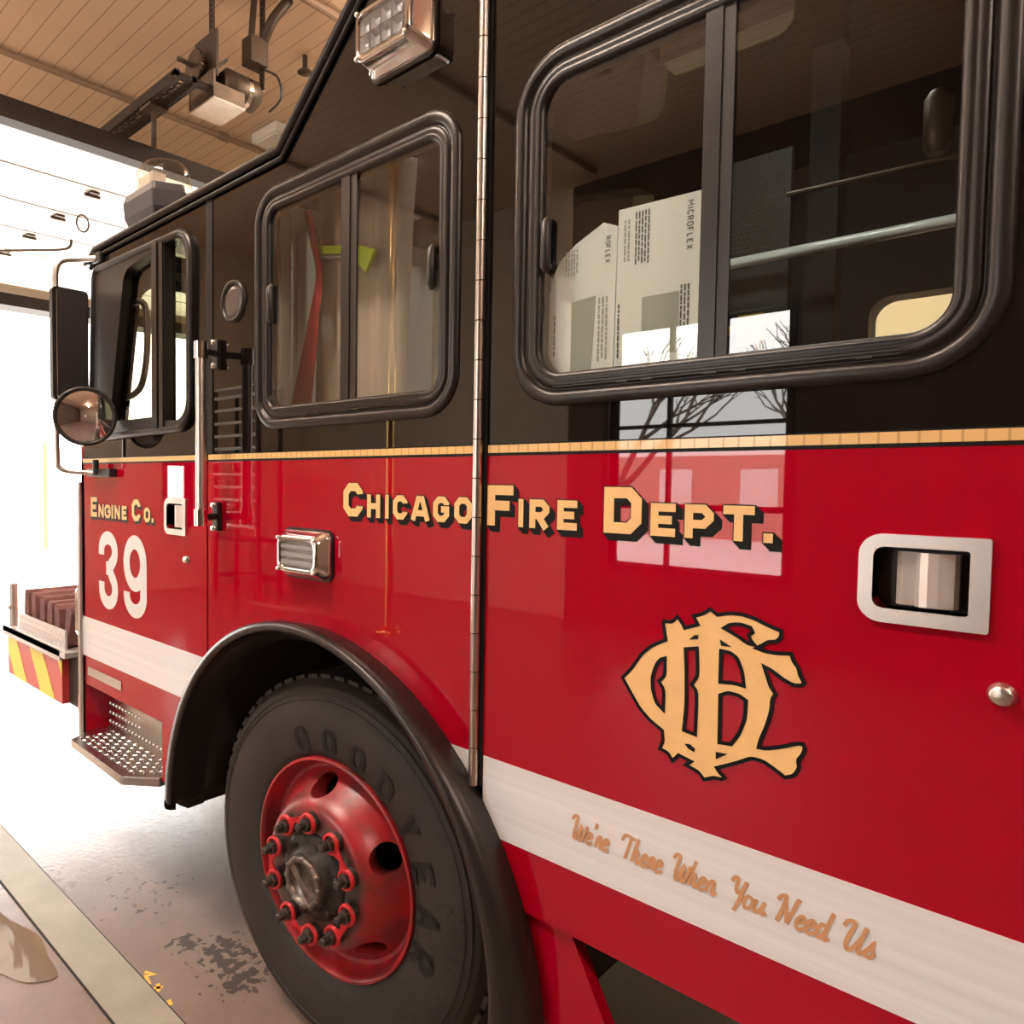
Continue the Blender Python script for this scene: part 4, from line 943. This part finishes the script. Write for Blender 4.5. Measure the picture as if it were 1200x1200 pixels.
# ceiling fittings
b = MB(); b.box((-5.15, 2.78, 4.80), (-4.75, 2.98, 4.895)); cl_ = tag(empty('ceiling_light', (-4.95, 2.88, 4.9)), 'small boxy white light fitting on the tan ceiling above the cab roof', 'light')
b.build('housing', 'whitevinyl', cl_, bevel=.01); MB().box((-5.12, 2.80, 4.785), (-4.78, 2.96, 4.80)).build('diffuser', 'whitevinyl', cl_)
for i, (x, y, lb) in enumerate(((-5.6, -1.8, 'beyond the brass pole'), (-1.3, -1.8, 'above the wheel'), (4.6, -1.8, 'toward the back wall'), (2.2, 2.9, 'behind the cab roof'), (-1.7, 2.9, 'over the far side of the cab'))):
    t = tag(empty('strip_light', (x, y, 4.9)), 'long warm strip light on the ceiling ' + lb, 'light')
    MB().box((x - .75, y - .14, 4.66), (x + .75, y + .14, 4.70)).build('housing', 'whitevinyl', t); MB().box((x - .72, y - .11, 4.63), (x + .72, y + .11, 4.66)).build('diffuser', 'lamp', t)
    MB().box((x - .72, y - .11, 4.70), (x + .72, y + .11, 4.72)).build('upper_diffuser', 'lampup', t)
    for q in (-.6, .6): MB().tube([(x + q, y, 4.71), (x + q, y, 4.9)], .006, 6).build('hanger_rod', 'oldsteel', t)
def pipe(name, label, cat, pts, r, mi, couplings=()):
    t = tag(empty(name, pts[0]), label, cat); MB().tube(pts, r, 10).build('pipe', mi, t)
    if couplings:
        for p, d in couplings: MB().tube([Vector(p) - Vector(d) * .05, Vector(p) + Vector(d) * .05], r * 1.5, 10).build('coupling', mi, t)
    return t
pipe('conduit', 'thin brown conduit crossing the tan ceiling beyond the door opener', 'pipe', [(-5.35, Y0 + .3, 4.86), (-5.35, Y1 - .2, 4.86)], .025, 'walldark', [((-5.35, 1.9, 4.86), (0, 1, 0)), ((-5.35, 2.6, 4.86), (0, 1, 0))])
pipe('conduit', 'brown conduit on the ceiling nearest the roof slope of the cab', 'pipe', [(-3.15, Y0 + .3, 4.86), (-3.15, Y1 - .2, 4.86)], .03, 'walldark')
sp_ = tag(empty('sprinkler_head', (-3.75, 2.36, 4.9)), 'small brass sprinkler hanging from the ceiling beside the cab roof slope', 'sprinkler')
MB().cyl((-3.75, 2.36, 4.9), (-3.75, 2.36, 4.80), .02, 10).lathe([(0, 0), (.06, 0), (.05, .012), (0, .02)], (-3.75, 2.36, 4.77), 'z', 16).cyl((-3.75, 2.36, 4.80), (-3.75, 2.36, 4.77), .012, 8).build('sprinkler_body', 'oldsteel', sp_)

# door opener hanging above the bay
op = tag(empty('door_opener', (-3.4, 1.4, 4.9)), 'grey electric door opener with sprocket wheel hanging from the ceiling', 'door opener')
b = MB(); b.box((-3.69, 1.335, 4.075), (-3.37, 1.35, 4.25)); b.box((-3.69, 1.335, 4.075), (-3.675, 1.57, 4.20)); b.box((-3.385, 1.35, 4.075), (-3.37, 1.57, 4.17)); b.box((-3.68, 1.555, 4.075), (-3.38, 1.57, 4.18)); b.build('control_box', 'oldsteel', op)
MB().box((-3.685, 1.34, 4.062), (-3.37, 1.575, 4.078)).build('box_cover', 'white_cover', op)
b = MB(); b.tube([(-3.50, 1.46, 4.25), (-3.50, 1.49, 4.25), (-3.50, 1.72, 4.25), (-3.50, 1.76, 4.25)], [.07, .105, .105, .06], 28); b.build('motor', 'oldsteel', op)
MB().tube([(-3.50, 1.63, 4.25), (-3.50, 1.66, 4.25)], .1065, 28).build('motor_band', 'chrome', op)
b = MB(); b.tube([(-3.60, 1.315, 4.34), (-3.60, 1.332, 4.34)], .105, 36); b.tube([(-3.60, 1.20, 4.345), (-3.60, 1.56, 4.34)], .016, 10)
for k in range(28):
    t = 2 * PI * k / 28; b.obox((-3.60 + .108 * math.cos(t), 1.3235, 4.34 + .108 * math.sin(t)), (.006 * math.cos(t), 0, .006 * math.sin(t)), (-.005 * math.sin(t), 0, .005 * math.cos(t)), (0, .006, 0))
b.build('sprocket', 'oldsteel', op)
b = MB(); b.tube([(-3.60, 1.345, 4.34), (-3.60, 1.385, 4.34)], .06, 20); b.box((-3.70, 1.385, 4.24), (-3.42, 1.40, 4.55)); b.obox((-3.5, 1.45, 4.36), (.03, 0, 0), (0, .05, .05), (0, -.008, .008)); b.build('gear_plate', mat('dark_grease_steel', (.07, .05, .04), .5, metal=.4), op)
for (x, y) in ((-3.58, 1.44), (-3.42, 1.74)):
    b = MB(); b.box((x - .03, y, 4.28), (x - .022, y + .04, 4.9)); b.box((x - .03, y, 4.28), (x + .03, y + .006, 4.9))
    for k in range(16): b.box((x - .008, y - .002, 4.30 + k * .037), (x + .008, y, 4.318 + k * .037), 1)
    b.build('hanger_strut', ['oldsteel', 'dark'], op)
b = MB(); b.box((-3.49, 1.62, 4.42), (-3.37, 1.76, 4.60)); b.tube(smooth_path([(-3.40, 1.74, 4.60), (-3.32, 1.76, 4.72), (-3.27, 1.86, 4.88)], 5), .034, 10); b.tube(smooth_path([(-3.43, 1.66, 4.60), (-3.41, 1.66, 4.75), (-3.42, 1.68, 4.89)], 5), .022, 10); b.build('junction_box', mat('dark_brown_box', (.075, .05, .035), .5, metal=.3), op, bevel=.006)
b = MB(); b.tube(smooth_path([(-3.42, 1.74, 4.42), (-3.36, 1.83, 4.38), (-3.36, 1.86, 4.25), (-3.42, 1.80, 4.15)], 6), .008, 8); b.build('cable', 'plastic', op)
b = MB(); b.box((-8.4, 1.08, 4.09), (-3.40, 1.11, 4.16)); b.box((-8.4, 1.20, 4.09), (-3.40, 1.23, 4.16)); b.box((-3.45, 1.08, 4.12), (-3.40, 1.36, 4.15)); b.build('rail', 'doorframe', op)
b = MB()
for k in range(90): b.obox((-3.5 - k * .05, 1.155, 4.12), (.02, 0, 0), (0, .006 if k % 2 else .012, 0), (0, 0, .012 if k % 2 else .006))
b.build('chain', 'oldsteel', op)
b = MB(); b.box((-3.92, 1.09, 4.07), (-3.76, 1.22, 4.11)); b.tube([(-3.84, 1.155, 4.09), (-4.04, 1.25, 3.86)], .018, 8); b.build('trolley_arm', 'oldsteel', op)

# things that show as reflections in the paint, the glass and the mirrors
bp_ = tag(empty('fire_pole', (-4.45, -4.0, 0)), 'polished brass fire pole mirrored in the middle cab window', 'pole')
MB().tube([(-4.45, -4.0, 0), (-4.45, -4.0, H)], .045, 24).build('pole', 'brass', bp_); MB().lathe([(.045, 0), (.16, 0), (.16, .02), (.05, .05)], (-4.45, -4, 0), 'z', 32).build('floor_collar', 'brass', bp_)
ld = tag(empty('storage_rack', (-7.4, -4.0, 0)), 'tall dark rack with white rungs, mirrored in black paint beside the grab rail', 'rack')
for x in (-7.92, -6.88):
    for y in (-4.02, -4.35): MB().box((x - .025, y - .02, 0), (x + .025, y + .02, 2.75)).build('post', 'doorframe', ld)
for k in range(11): MB().tube([(-7.89, -4.0, .95 + k * .17), (-6.91, -4.0, .95 + k * .17)], .022, 10).build('rung', 'whiterung', ld)
for z in (.25, .75): MB().box((-7.89, -4.35, z), (-6.91, -4.02, z + .03)).build('shelf', 'doorframe', ld)
MB().box((-7.92, -4.36, 2.75), (-6.88, -4.0, 2.78)).build('top_board', 'whiterung', ld)

# puddle by the strip and paint mark on the floor
pu = MB(); pp = smooth_path([(-1.78, -.40), (-1.62, -.36), (-1.48, -.375), (-1.36, -.39), (-1.40, -.47), (-1.52, -.52), (-1.66, -.58), (-1.86, -.62), (-2.06, -.55), (-1.98, -.44)], 5, True)
pud = pu.plate(pp, [], .0, .0022, 0, 'z').build('puddle', 'water'); pud['kind'] = 'stuff'; pud['label'] = 'shallow puddle beside the pale floor strip'; pud['category'] = 'puddle'
mk = MB()
for st in ([(-1.19, -.185), (-1.16, -.17), (-1.17, -.19), (-1.125, -.20)], [(-1.11, -.18), (-1.075, -.195)], [(-1.10, -.20), (-1.085, -.175)], [(-1.02, -.19), (-.995, -.195)]): mk.ribbon(st, .012, 0)
mk.v = [(a, c, .0012) for a, b_, c in mk.v]
struct(mk.build('floor_marking', 'mark'))

# ================================================================== outside
gd = MB(); gd.box((-60, -40, -.14), (X0, 40, -.02)); gd.box((X0, -40, -.14), (60, Y0 - .2, -.02)); struct(gd.build('ground', 'snow'))
pl = tag(empty('street_pole', (-16, 4.4, 0)), 'thin yellow pole standing outside the open garage door', 'pole'); MB().tube([(-16, 4.55, -.02), (-16, 4.55, 2.3)], .05, 10).build('pole', 'yellow', pl)
def tree(x, y, h, seed, label):
    rd = random.Random(seed); t = tag(empty('bare_tree', (x, y, -.02)), label, 'tree'); b = MB()
    def grow(p, d, l, r, n):
        q = p + d * l; m = p + d * l * .5 + Vector((rd.uniform(-.05, .05), rd.uniform(-.05, .05), 0)) * l
        b.tube([p, m, q], [r, r * .85, r * .68], 6, 0, False)
        if n:
            for _ in range(3 if n > 2 else 2): grow(q, (d + Vector((rd.uniform(-.7, .7), rd.uniform(-.7, .7), rd.uniform(-.1, .4)))).normalized(), l * .72, r * .6, n - 1)
    grow(Vector((x, y, -.02)), Vector((0, 0, 1)), h * .3, .11, 5); b.build('trunk', 'bark', t)
tree(-5.2, -10.0, 4.6, 1, 'bare tree outside mirrored at the left in the bright window reflection')
tree(-3.4, -14.5, 5.5, 2, 'bare tree outside mirrored in the middle of the bright window reflection')
tree(-1.2, -10.5, 4.6, 3, 'bare tree outside mirrored at the right in the bright window reflection')
bd = tag(empty('brick_building', (-4, -22, 0)), 'red brick building across the street mirrored in the crew door', 'building')
bb = MB(); bb.box((-16, -24, -.02), (6, -20, 2.4)); bb.build('facade', 'brick', bd)
bb = MB()
for k in range(8): bb.box((-14 + k * 2.4, -20.02, .9), (-13 + k * 2.4, -19.99, 2.0))
bb.build('windows', 'door', bd)

# ================================================================== light, camera
w = bpy.data.worlds.new('sky'); S.world = w; w.use_nodes = True
bg = w.node_tree.nodes['Background']; bg.inputs['Color'].default_value = (1.0, .975, .94, 1); bg.inputs['Strength'].default_value = 10.0
sun = bpy.data.lights.new('sun', 'SUN'); sun.energy = 16.0; sun.angle = math.radians(2.0); sun.color = (1.0, .93, .84)
so = bpy.data.objects.new('sun', sun); COL.objects.link(so)
so.rotation_euler = Vector((.85, -.10, -.50)).to_track_quat('-Z', 'Y').to_euler()

cam = bpy.data.cameras.new('camera'); co = bpy.data.objects.new('camera', cam); COL.objects.link(co)
R = Matrix(((0.71153216, -0.03797039, 0.70162684), (0.70256759, 0.02282876, -0.71125075), (0.0109892, 0.99901807, 0.04292017)))
co.matrix_world = Matrix.Translation((.972, -1.2, 1.57)) @ R.to_4x4()
cam.sensor_width = 36; cam.lens = 25.5; cam.shift_x = .10; cam.clip_start = .02; cam.clip_end = 300
S.camera = co
S.view_settings.view_transform = 'Standard'; S.view_settings.look = 'None'; S.view_settings.gamma = 1; S.view_settings.use_curve_mapping = False
S.view_settings.exposure = 0.22
S.cycles.max_bounces = 12; S.cycles.transparent_max_bounces = 16; S.cycles.sample_clamp_indirect = 8
